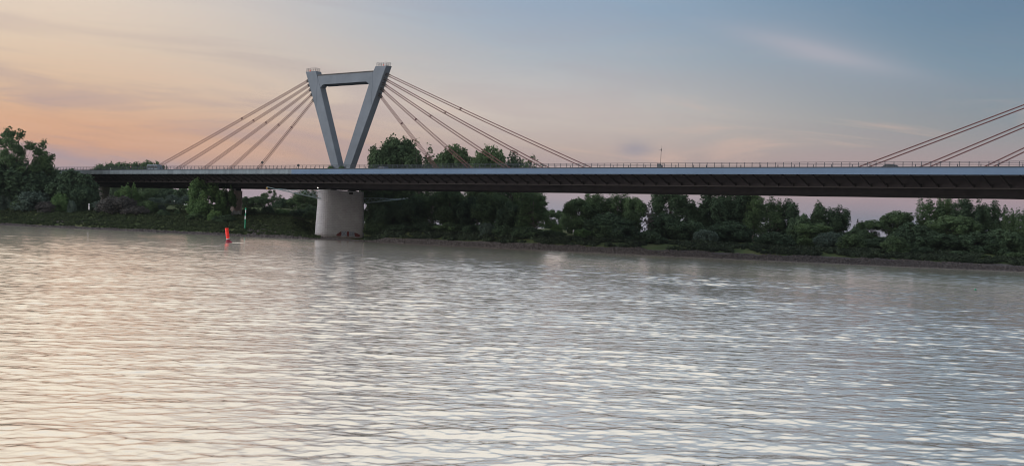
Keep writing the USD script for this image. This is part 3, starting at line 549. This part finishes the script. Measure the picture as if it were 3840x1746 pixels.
def masses(H, Wd, seed, shape):
    r = np.random.default_rng(seed); E = []; lean = r.normal(0, .02, 2) * H
    def add(x, y, z, rx, rz): E.append((x + lean[0] * z / H, y + lean[1] * z / H, z, rx, rx * r.uniform(.85, 1.15), rz))
    A = Wd / 2
    if shape in ('poplar', 'open_poplar'):
        for i in range(9):
            ph = 6.283 * i / 8 + r.normal(0, .4); q = A * (0 if i == 0 else r.uniform(.35, .72)); top = H * (1 - .32 * (q / A) ** 1.6 * r.uniform(.4, 1.5)); rz = H * r.uniform(.17, .27); add(math.cos(ph) * q, math.sin(ph) * q, top - rz, A * r.uniform(.23, .35), rz)
        for i in range(9):
            ph = r.random() * 6.283; q = A * r.uniform(.2, .85); top = H * (1 - .50 * (q / A) ** 1.5) * r.uniform(.70, .96); rz = H * r.uniform(.07, .13); add(math.cos(ph) * q, math.sin(ph) * q, top - rz, A * r.uniform(.14, .24), rz)
        for i in range(12 if shape == 'poplar' else 8):
            ph = r.random() * 6.283; q = A * r.uniform(.15, .6); add(math.cos(ph) * q, math.sin(ph) * q, H * r.uniform(.12 if shape == 'poplar' else .2, .52), A * r.uniform(.32, .5), H * r.uniform(.12, .18))
    elif shape == 'column':
        for i in range(7): z = H * (.2 + .62 * i / 6); add(r.normal(0, .14) * A, r.normal(0, .14) * A, z, A * (.95 - .5 * abs(i - 2) / 4) * r.uniform(.8, 1.1), H * .17)
    elif shape == 'spread':
        for i in range(75):
            ph = r.random() * 6.283; u = r.random(); q = A * math.sqrt(r.uniform(.03, 1)) * .9; z = H * (.33 + .62 * math.sqrt(max(0, 1 - (q / A) ** 2)) * r.uniform(.3, 1)); add(math.cos(ph) * q, math.sin(ph) * q, z, A * r.uniform(.08, .17), H * r.uniform(.035, .075))
    elif shape == 'plume':
        for i in range(26):
            ph = r.random() * 6.283; q = A * math.sqrt(r.uniform(0, 1)) * .82; top = H * (1 - .50 * (q / A) ** 2) * r.uniform(.80, 1.0); rz = top * r.uniform(.20, .32); add(math.cos(ph) * q, math.sin(ph) * q, top - rz, A * r.uniform(.11, .19), rz)
        for i in range(7): ph = r.random() * 6.283; q = A * r.uniform(.2, .7); add(math.cos(ph) * q, math.sin(ph) * q, H * r.uniform(.12, .34), A * .36, H * .16)
    elif shape == 'round':
        for i in range(30):
            ph = r.random() * 6.283; q = A * math.sqrt(r.uniform(0, 1)) * .74; zt = H * (.52 + .48 * math.sqrt(max(0, 1 - (q / A) ** 2))) * r.uniform(.9, 1.0); rz = H * r.uniform(.08, .17); add(math.cos(ph) * q, math.sin(ph) * q, zt - rz, A * r.uniform(.16, .32), rz)
        for i in range(13): ph = r.random() * 6.283; q = A * r.uniform(.1, .72); add(math.cos(ph) * q, math.sin(ph) * q, H * r.uniform(.10, .5), A * r.uniform(.3, .44), H * .16)
    else:                                        # bush: a dome down to the ground
        for i in range(38):
            ph = r.random() * 6.283; q = A * math.sqrt(r.uniform(0, 1)) * .78; zt = H * math.sqrt(max(.04, 1 - (q / A) ** 2)) * r.uniform(.8, 1.0); rz = H * r.uniform(.14, .26); add(math.cos(ph) * q, math.sin(ph) * q, max(rz * .5, zt - rz), A * r.uniform(.13, .28), rz)
        for i in range(10): ph = r.random() * 6.283; q = A * r.uniform(.0, .74); add(math.cos(ph) * q, math.sin(ph) * q, H * r.uniform(.08, .3), A * r.uniform(.26, .4), H * .2)
    return E
def limbs(H, ells, ends, seed, r0, stems=1, reach=16):
    r = np.random.default_rng(seed + 99); ms = []; B = np.array(ells); order = np.argsort(-(B[:, 2] + B[:, 5])); ends = ends[ends[:, 2] > .25 * H]
    for s in range(stems):
        off = r.normal(0, .03 * H, 2) if stems > 1 else np.zeros(2); e0 = B[order[s % len(order)]]; top = np.array([e0[0], e0[1], e0[2] + e0[5] * .45]); k = np.linspace(0, 1, 7)[:, None]
        pts = np.array([off[0] * .4, off[1] * .4, -.6]) * (1 - k) + top * k; pts[1:-1, :2] += r.normal(0, .010 * H, (5, 2)); ms.append(tube(pts, r0 * (1.05 - k[:, 0]) ** .8 / math.sqrt(stems), 7))
        for j in r.choice(len(ends), reach, replace=False):
            e = ends[j]; u = np.clip((e[2] / H - .2) * r.uniform(.55, .9), .08, .85); i = u * 6; a = pts[int(i)] + (pts[min(6, int(i) + 1)] - pts[int(i)]) * (i % 1); m_ = (a + e) / 2 + np.array([0, 0, -.02 * H]); rad = r0 * .36 * (1.05 - u) / math.sqrt(stems)
            ms.append(tube([a, m_, e], [rad, rad * .6, rad * .25], 5, cap=False))
    return cat(*ms)
KINDS = {}
def kind(key, name, H, Wd, leaf, shape, seeds, cards, size, r0, gap=.40, rough=.45, freq=.55, stems=1, reach=16, bark='bark'):
    for sd in seeds:
        pth = f'/World/{name}_source_{len(KINDS):02d}_{sd}'; stage.CreateClassPrim(pth); UsdGeom.Xform.Define(stage, pth); stage.GetPrimAtPath(pth).SetSpecifier(Sdf.SpecifierClass)
        el = masses(H, Wd, sd, shape); cc_ = crown_cards(el, cards, size, sd, gap, freq, rough)
        usdkit.mesh(stage, pth + '/trunk', limbs(H, el, cc_[0][::4], sd, r0, stems, reach), M[bark]); usdkit.mesh(stage, pth + '/crown', cc_, M[leaf])
        lo_, hi_ = np.percentile(cc_[0], [1, 99], axis=0); KINDS.setdefault(key, []).append((pth, name, float(np.percentile(cc_[0][:, 2], 99.8)), float((hi_ - lo_)[:2].mean())))
kind('poplar', 'poplar_tree', 30, 14, 'leaf_dark', 'poplar', (11, 12, 13, 14), 17000, .40, .5, gap=.43, rough=.40, freq=.42, reach=30)
kind('poplar_open', 'poplar_tree', 30, 14, 'leaf_mid', 'open_poplar', (15, 16, 17), 11500, .40, .5, gap=.47, rough=.5, freq=.48, reach=44, bark='bark_pale')
kind('column', 'poplar_tree', 20, 6.5, 'leaf_dark', 'column', (21, 22, 23), 7500, .38, .25, gap=.36, rough=.35, freq=.6)
kind('round', 'broadleaf_tree', 20, 15, 'leaf_mid', 'round', (31, 32, 33), 15000, .40, .4, gap=.42, rough=.42, freq=.45, reach=24)
kind('dark', 'broadleaf_tree', 11, 14, 'leaf_dark', 'bush', (41, 42, 43), 13000, .38, .3, gap=.36, rough=.42, freq=.45)
kind('open', 'spreading_tree', 26, 24, 'leaf_mid', 'spread', (51, 52), 13000, .36, .5, gap=.42, rough=.5, freq=.6, reach=90)
kind('bright', 'willow_tree', 16, 14, 'leaf_bright', 'plume', (61, 62), 14000, .32, .22, gap=.36, rough=.4, freq=.6, stems=4, reach=10)
kind('willow', 'willow_tree', 9, 11, 'leaf_grey', 'bush', (71, 72), 9000, .30, .25, gap=.33, rough=.35, freq=.8)
kind('bush', 'bush', 6, 9, 'leaf_mid', 'bush', (81, 82, 83), 6500, .30, .10, gap=.34, freq=.9, stems=3, reach=6)
kind('bush_dark', 'bush', 6, 9, 'leaf_dark', 'bush', (84, 85, 86), 6500, .30, .10, gap=.34, freq=.9, stems=3, reach=6)
kind('bush_bright', 'bush', 6, 9, 'leaf_bright', 'bush', (87, 88), 6500, .28, .10, gap=.34, freq=.9, stems=3, reach=6)
kind('bush_brown', 'bush', 6, 10, 'leaf_brown', 'bush', (89, 90), 5500, .26, .10, gap=.36, freq=.9, stems=5, reach=14)
kind('bush_grey', 'bush', 6, 9, 'leaf_grey', 'bush', (91, 92), 5500, .26, .10, gap=.36, freq=.9, stems=3, reach=8)
kind('sapling', 'sapling', 8, 2.4, 'leaf_brown', 'column', (95,), 200, .26, .10, gap=.4, freq=1.2, reach=14)
TURN = random.Random(17); NEXT = {}
def plant(key, px, s, top, wpx, label, group=None, category=None, sink=.25):
    v = KINDS[key]; k = NEXT.get(key, 0); NEXT[key] = k + 1; src, name, H, Wd = v[k % len(v)]
    g_ = ground(px, s); dep = shore(px) + s; zt = at(px, top, dep)[2]; hh = max(.8, zt - g_[2] + sink); ww = wpx * dep / 5039.0 * (1.08 if 'tree' in name and px > 1380 else 1.0)
    px_lean = (zt - g_[2]) * 0
    t = thing(name, g_ - np.array([0, 0, sink]), TURN.uniform(0, 6.28), scale=(ww / Wd * 1.0, ww / Wd * 1.0, hh / H))
    t.GetReferences().AddInternalReference(src); t.SetInstanceable(True)
    tag(t, label, category or ('tree' if 'tree' in name or name == 'sapling' else 'bush'), group); return t
# the picture is rolled: a tree's foot lies this far left of its top
def P(key, px_top, s, top, wpx, label, group=None, **k):
    dep = shore(px_top) + s; foot = px_top - ROLL * max(0, (at(px_top, top, dep)[2] - height(px_top, s))) * 5039.0 / dep
    return plant(key, foot, s, top, wpx, label, group, **k)

# far left, on the bank beside the end of the bridge
P('open', 62, 40, 484, 250, 'tall spreading tree with open airy crown at the left edge')
P('open', 160, 46, 592, 110, 'thin airy young tree leaning from the tall spreading tree at left')
P('dark', 40, 36, 610, 260, 'dark bushy tree filling the foot of the spreading tree at left')
P('dark', 150, 37, 655, 170, 'dark rounded tree below the airy young tree at left')
P('column', 205, 44, 636, 62, 'dark pointed young tree just over the left end of the railing')
P('dark', 272, 39, 640, 165, 'broad dark tree covering the left end of the bridge edge')
P('dark', 312, 36, 694, 100, 'lower dark tree hiding the girder left of the leftmost pier')
P('bush_grey', 130, 29, 715, 130, 'grey green bush in the middle of the left bank')
P('bush_bright', 226, 29, 726, 66, 'pale green rounded bush left of the white board')
P('bush_grey', 18, 29, 732, 70, 'elder bush with pale flower heads at the left edge')
P('bush', 80, 28, 745, 70, 'low green bush right of the elder at the left edge')
P('bush_grey', 268, 29, 752, 32, 'tiny pale flowering bush right of the pale green bush')
P('bush_brown', 178, 26, 755, 80, 'low brownish scrub in front of the grey green bush')
P('bush_grey', 392, 33, 752, 90, 'blue green bramble bush right of the white board')
P('bush_brown', 450, 31, 735, 150, 'purple brown thicket in front of the leftmost pier')
P('bush_brown', 505, 29, 770, 100, 'smaller purple brown thicket at the right foot of the larger one')
P('bright', 478, 40, 690, 88, 'bright green tree half hiding the leftmost pier')
P('bush', 548, 38, 752, 80, 'green bush below right of the bright tree by the leftmost pier')
P('bush_grey', 606, 44, 764, 34, 'white flowering shrub on the meadow left of the pale willows')
P('bush_dark', 612, 30, 786, 40, 'small dark bush in front of the white flowering shrub')
P('bush_dark', 666, 36, 786, 26, 'little dark bush alone on the meadow below the low white board')
# beyond the dike at left
for px, top, w, lab in ((515, 722, 60, 'dark woodland tree under the girder just right of the bright tree'), (575, 706, 75, 'dark green woodland tree with its top at the girder above the pale willows'), (628, 698, 80, 'broad dark woodland tree behind the left pale willow'),
                        (680, 700, 75, 'dark woodland tree behind the right pale willow'), (728, 704, 60, 'dark woodland tree touching the tall bright tree from the left')):
    P('round' if px < 600 else 'dark', px, 190, top, w, lab, 'woodland trees beyond the dike')
P('willow', 572, 172, 741, 48, 'small pale grey willow, leftmost on the dike')
P('willow', 598, 174, 740, 40, 'pale grey willow beside the leftmost one, slightly narrower')
P('willow', 644, 172, 731, 68, 'large rounded pale grey willow, middle of the three round willows')
P('willow', 702, 172, 733, 72, 'pale grey willow tucked against the tall bright tree')
# rows of far trees whose tops show over the left deck
ft = [(372, 619, 40), (398, 616, 34), (418, 613, 36), (442, 612, 34), (457, 614, 30), (476, 613, 34), (500, 611, 38), (522, 613, 30), (540, 609, 36), (562, 607, 44), (582, 609, 36), (600, 617, 24)]
where = ['lowest at the left end', 'second from the left end', 'third from the left end', 'fourth from the left end', 'fifth from the left end', 'right end of the left clump', 'first after the gap',
         'second after the gap', 'tall one left of the silver van', 'widest and tallest above the silver van', 'right shoulder above the silver van', 'small one at the right end by the longest cables']
for (px, top, w), lab in zip(ft, where): P('round', px, 560, top, w * 1.7, f'distant tree over the left deck, {lab}', 'distant tree row over the left deck')
P('bush_dark', 622, 520, 625, 18, 'tiny distant bush seen over the railing right of the silver van')
# around the brown pier and the tall bright tree
P('bright', 768, 34, 664, 128, 'tall bright green willow with several stems before the girder')
P('bright', 842, 37, 700, 92, 'bright green tree leaning out right from the tall willow')
P('bush_bright', 808, 26, 790, 50, 'pale green bush at the right foot of the tall willow')
P('bush', 740, 27, 800, 70, 'low green bush at the left foot of the tall willow')
P('bush_dark', 845, 24, 805, 80, 'dark bush between the tall willow and the brown pier')
P('bush', 935, 58, 778, 60, 'low bush right of the brown pier behind the striped pole')
P('round', 870, 200, 716, 60, 'woodland tree showing left of the brown pier')
for px, top, w, lab in ((925, 738, 60, 'just right of the brown pier'), (972, 736, 66, 'under the yellow diamond marker'), (1060, 745, 74, 'below the tip of the left boom'), (1105, 742, 60, 'below the middle of the left boom')):
    P('round' if px != 1060 else 'dark', px, 186, top, w, f'low green woodland tree {lab}', 'woodland trees between the two piers')
P('open', 1018, 230, 712, 96, 'rounded airy tree rising alone under the bridge between the piers')
P('poplar_open', 1140, 150, 703, 96, 'tall gappy tree behind the left boom at the stone pier')
P('dark', 1172, 120, 770, 70, 'dark tree close behind the left edge of the stone pier')
P('bush_dark', 1000, 80, 770, 54, 'round dark bush on the meadow below the yellow diamond marker')
P('bush_bright', 1052, 84, 784, 62, 'light green bush midway between brown pier and stone pier')
P('bush_dark', 1118, 78, 784, 66, 'dark bush on the meadow left of the stone pier')
P('bush', 1160, 70, 790, 50, 'green bush touching the left edge of the stone pier')
P('bush_brown', 1085, 46, 812, 90, 'low brown scrub on the slope left of the stone pier')
P('bush_dark', 985, 40, 822, 70, 'low dark scrub on the slope right of the striped pole')
# the tall group behind the bridge, right of the pylon
P('round', 1440, 58, 545, 130, 'left shoulder of the big tree dome right of the pylon')
P('round', 1502, 66, 518, 140, 'tallest tree in the middle of the dome right of the pylon')
P('poplar_open', 1568, 60, 540, 120, 'right shoulder of the big tree dome behind the shortest cables')
P('round', 1705, 62, 548, 128, 'open crowned tree over the deck behind the second cables')
P('round', 1838, 64, 553, 118, 'dense round topped tree over the deck behind the third cables')
P('poplar_open', 1800, 58, 585, 90, 'lower left neighbour of the round topped tree behind the third cables')
P('poplar', 1930, 58, 572, 100, 'tree over the deck left of the fourth cables')
P('poplar_open', 1995, 52, 592, 100, 'rightmost tree of the tall group, ragged on its right side')
for px, s, top, w, key, lab in ((1395, 40, 716, 80, 'round', 'green tree close to the right edge of the stone pier'), (1455, 42, 745, 110, 'dark', 'dark undergrowth tree below the right boom'), (1545, 44, 735, 100, 'dark', 'dark undergrowth tree past the tip of the right boom'),
        (1625, 46, 712, 90, 'poplar_open', 'slender leaning tree in the sky gap under the deck'), (1690, 40, 705, 90, 'round', 'lighter green tree in the middle under the deck'), (1765, 42, 740, 110, 'dark', 'dark undergrowth tree below the second cables'),
        (1850, 40, 722, 120, 'round', 'mid green undergrowth tree below the third cables'), (1930, 36, 760, 110, 'dark', 'dark undergrowth tree below the fourth cables'), (2005, 34, 720, 100, 'poplar_open', 'airy tree at the right end under the deck')):
    P(key, px, s, top, w, lab)
for px, s, top, w, key, lab in ((1420, 22, 832, 90, 'bush', 'low bush right of the stone pier'), (1510, 22, 838, 110, 'bush_dark', 'dark low bush below the right boom tip'), (1600, 24, 832, 100, 'bush_dark', 'dark low bush under the sky gap'),
        (1690, 22, 836, 110, 'bush', 'broad low bush in the middle of the stone bank'), (1780, 20, 842, 80, 'bush_dark', 'dark low bush left of the grey bush'), (1828, 17, 835, 62, 'bush_grey', 'grey green bush standing forward on the stone bank'),
        (1900, 18, 845, 100, 'bush_dark', 'dark low bush right of the grey bush'), (1985, 17, 850, 110, 'bush_dark', 'dark low bush below the ragged right end of the tall group')):
    P(key, px, s, top, w, lab)
# the right bank, from the sky gap to the right edge
for px, s, top, w, lab in ((2060, 150, 786, 50, 'left one in the gap'), (2100, 160, 790, 46, 'middle one in the gap'), (2130, 140, 783, 44, 'right one in the gap')):
    P('round', px, s, top, w, f'low distant tree in the sky gap, {lab}', 'low distant trees in the sky gap')
P('bush', 2070, 24, 862, 90, 'bush at the left side of the narrow white board')
P('bush_bright', 2088, 36, 842, 40, 'pale bush low in the sky gap')
P('round', 2165, 38, 745, 88, 'light green tree at the left end of the round tree group')
P('round', 2215, 46, 750, 80, 'second tree of the round group, behind its light green neighbour')
P('poplar_open', 2245, 50, 714, 100, 'tallest left crown of the round tree group under the bridge')
P('poplar_open', 2318, 50, 716, 110, 'tallest right crown of the round tree group under the bridge')
P('round', 2380, 42, 742, 80, 'right shoulder tree of the round group')
P('dark', 2290, 36, 800, 150, 'dark lower tree in front of the round group')
P('bush_bright', 2190, 20, 858, 70, 'yellow green bush right of the narrow white board')
P('bush', 2265, 20, 845, 90, 'mid green bush in front of the round group')
P('bush_dark', 2350, 19, 850, 110, 'dark bush in front of the right half of the round group')
P('sapling', 2436, 30, 758, 44, 'wispy half bare sapling in the gap right of the round group')
P('bush_dark', 2440, 20, 865, 110, 'dark thicket below the wispy sapling')
P('poplar', 2518, 44, 694, 112, 'tall dark tree reaching the girder right of the wispy sapling')
P('dark', 2490, 34, 800, 110, 'dark lower tree at the left foot of the tall dark tree')
P('column', 2600, 46, 752, 48, 'narrow pointed poplar, left one of a pair')
P('column', 2641, 47, 750, 50, 'narrow pointed poplar, right one of a pair')
P('dark', 2575, 32, 825, 120, 'dark lower tree below the pair of narrow poplars')
P('bush_grey', 2648, 22, 862, 90, 'grey leggy thicket below the right narrow poplar')
P('poplar', 2705, 46, 684, 110, 'left half of the massive tree cut off by the girder')
P('poplar', 2775, 48, 680, 120, 'middle of the massive tree cut off by the girder')
P('poplar_open', 2830, 46, 706, 70, 'ragged right side of the massive tree cut off by the girder')
P('dark', 2735, 30, 830, 150, 'dark bushes filling the foot of the massive tree')
P('bush', 2822, 17, 915, 60, 'low green bush in the notch right of the massive tree')
P('poplar_open', 2890, 46, 740, 86, 'tall tree with see-through trunk right of the massive tree')
P('poplar', 2962, 47, 748, 92, 'dense tree beside the one with the see-through trunk')
P('dark', 3005, 36, 805, 80, 'lower right shoulder of the dense tree')
P('bush_dark', 2905, 20, 870, 130, 'dark thicket below the tree with the see-through trunk')
P('round', 3045, 34, 838, 120, 'mid green tree below left of the twin poplars')
P('column', 3087, 48, 758, 70, 'smooth topped poplar, taller one of the twins')
P('column', 3056, 50, 782, 40, 'slim poplar at the left side of the twins')
P('poplar', 3150, 47, 775, 88, 'broader poplar, right one of the twins')
P('bush_grey', 3120, 24, 870, 120, 'greyish bush below the twin poplars')
P('bush', 3190, 22, 880, 110, 'green bush right of the greyish bush below the twins')
P('sapling', 3217, 44, 820, 22, 'thin bare topped sapling standing alone right of the twins')
P('dark', 3225, 38, 850, 80, 'low dark tree under the thin sapling')
P('round', 3272, 40, 826, 100, 'round tree with a small sky hole right of the thin sapling')
P('dark', 3300, 30, 890, 130, 'dark thicket below the round tree with the sky hole')
P('round', 3368, 44, 793, 110, 'leafy tree rising left of the high group at right')
P('bush', 3362, 15, 886, 88, 'olive green bush standing forward on the right bank')
P('dark', 3430, 34, 838, 130, 'dark green tree behind the olive green bush')
P('poplar_open', 3487, 50, 738, 96, 'leftmost crown of the high group at right')
P('poplar_open', 3553, 52, 735, 62, 'slim second crown of the high group at right')
P('poplar', 3622, 50, 740, 96, 'third crown, widest of the high group at right')
P('poplar', 3678, 52, 744, 70, 'fourth crown of the high group at right')
P('poplar', 3736, 50, 755, 76, 'fifth crown of the high group, falling to the right')
P('poplar_open', 3792, 46, 786, 60, 'ragged small crown near the right edge')
P('poplar_open', 3845, 42, 780, 76, 'tree cut by the right edge of the picture')
P('round', 3590, 34, 810, 150, 'rounded green tree in front of the high group')
P('dark', 3530, 28, 870, 150, 'dark rounded tree below left of the rounded green tree')
P('dark', 3660, 26, 872, 150, 'dark rounded tree below right of the rounded green tree')
P('dark', 3760, 26, 862, 130, 'dark undergrowth tree below the falling crown')
P('bush', 3690, 15, 955, 50, 'small green bush at the top of the stones near the right end')
P('bush', 3812, 17, 945, 90, 'low bush at the right edge')
P('bush_dark', 3600, 16, 940, 90, 'dark bush above the stones below the rounded green tree')
P('bush_dark', 3460, 16, 925, 80, 'dark bush right of the olive green bush')
# two little shrubs that have rooted on the deck at the foot of the pylon
for x, y, lab in ((-3.4, -1.9, 'little green shrub on the deck at the left leg of the pylon'), (1.9, -1.9, 'little green shrub on the deck at the right leg of the pylon')):
    src, nm, H, Wd = KINDS['bush_bright'][0]
    t = thing('bush', (x, y, 21.0), 1.0, scale=(.30, .20, .50)); t.GetReferences().AddInternalReference(src); t.SetInstanceable(True); tag(t, lab, 'bush')

# ------------------------------------------------------------------ stones and ground cover, too many to count
def scatter(name, protos, pts, sc, material, label, category, seed):
    pi = UsdGeom.PointInstancer.Define(stage, f'/World/{name}'); r = np.random.default_rng(seed); n = len(pts); rel = pi.CreatePrototypesRel()
    for k, mesh in enumerate(protos):
        p = usdkit.mesh(stage, f'/World/{name}/{name}_shape_{k:02d}', mesh, M[material]); rel.AddTarget(p.GetPath())
    pi.CreateProtoIndicesAttr(Vt.IntArray.FromNumpy(r.integers(0, len(protos), n).astype(np.int32)))
    pi.CreatePositionsAttr(Vt.Vec3fArray.FromNumpy(np.asarray(pts, np.float32)))
    a = r.random(n) * 6.283; pi.CreateOrientationsAttr(Vt.QuathArray([Gf.Quath(float(math.cos(x / 2)), 0, 0, float(math.sin(x / 2))) for x in a]))
    pi.CreateScalesAttr(Vt.Vec3fArray.FromNumpy(np.repeat(np.asarray(sc, np.float32)[:, None], 3, 1)))
    tag(pi, label, category, kind='stuff')
r = np.random.default_rng(33)
def bankpts(n, x0, x1, s0, s1, dz, keep=None):
    px, s = r.uniform(x0, x1, n), r.uniform(s0, s1, n)
    if keep is not None: k = keep(px, s); px, s = px[k], s[k]
    p = EYE + (RIGHT * ((px - 1920) / 5039)[:, None] + FWD) * (shore(px) + s)[:, None]; p[:, 2] = height(px, s) + dz; return p
def edge_(px, s): return s < 3.4 + 3.5 * (meshkit.fbm(np.stack([px / 60, 0 * px, 0 * px], -1), 2, 8) - .3)
A = bankpts(24000, 1330, 4000, -1.2, 8.5, .03, edge_); scatter('riprap_stones', [stone(.5, k) for k in range(101, 106)], A, r.uniform(.25, .72, len(A)), 'riprap', 'grey broken stones of the right bank at the water', 'stones', 1)
B = np.vstack([bankpts(2600, -200, 1330, -.8, 2.6, .02), bankpts(500, 120, 640, 9, 16, .03, lambda px, s: meshkit.fbm(np.stack([px / 60, s / 3, 0 * s], -1), 3, 11) > .56), bankpts(1500, 930, 1330, 0, 9, .02)])
scatter('shingle', [stone(.4, k) for k in range(111, 115)], B, r.uniform(.25, .85, len(B)), 'riprap', 'pale shingle along the water of the left bank', 'stones', 2)
tufts = [crown_cards([(0, 0, .35, .6, .6, .4), (.4, .3, .25, .4, .4, .3)], 46, .26, 200 + k, gap=0, rough=.1) for k in range(4)]
Cc = np.vstack([bankpts(5200, -250, 1200, 3.0, 42, 0), bankpts(2200, 500, 1300, 40, 170, 0)])
scatter('grass', tufts, Cc, r.uniform(.4, 1.15, len(Cc)), 'leaf_grass', 'rough grass and weeds on the left bank', 'grass', 3)
Cd = bankpts(4200, 1370, 3950, 5.5, 19, 0, lambda px, s: ~edge_(px, s) & (meshkit.fbm(np.stack([px / 45, s / 5, 0 * s], -1), 2, 14) > .36))
scatter('undergrowth', tufts, Cd, r.uniform(.6, 1.5, len(Cd)), 'leaf_under', 'dark weeds and brambles above the stones of the right bank', 'undergrowth', 4)
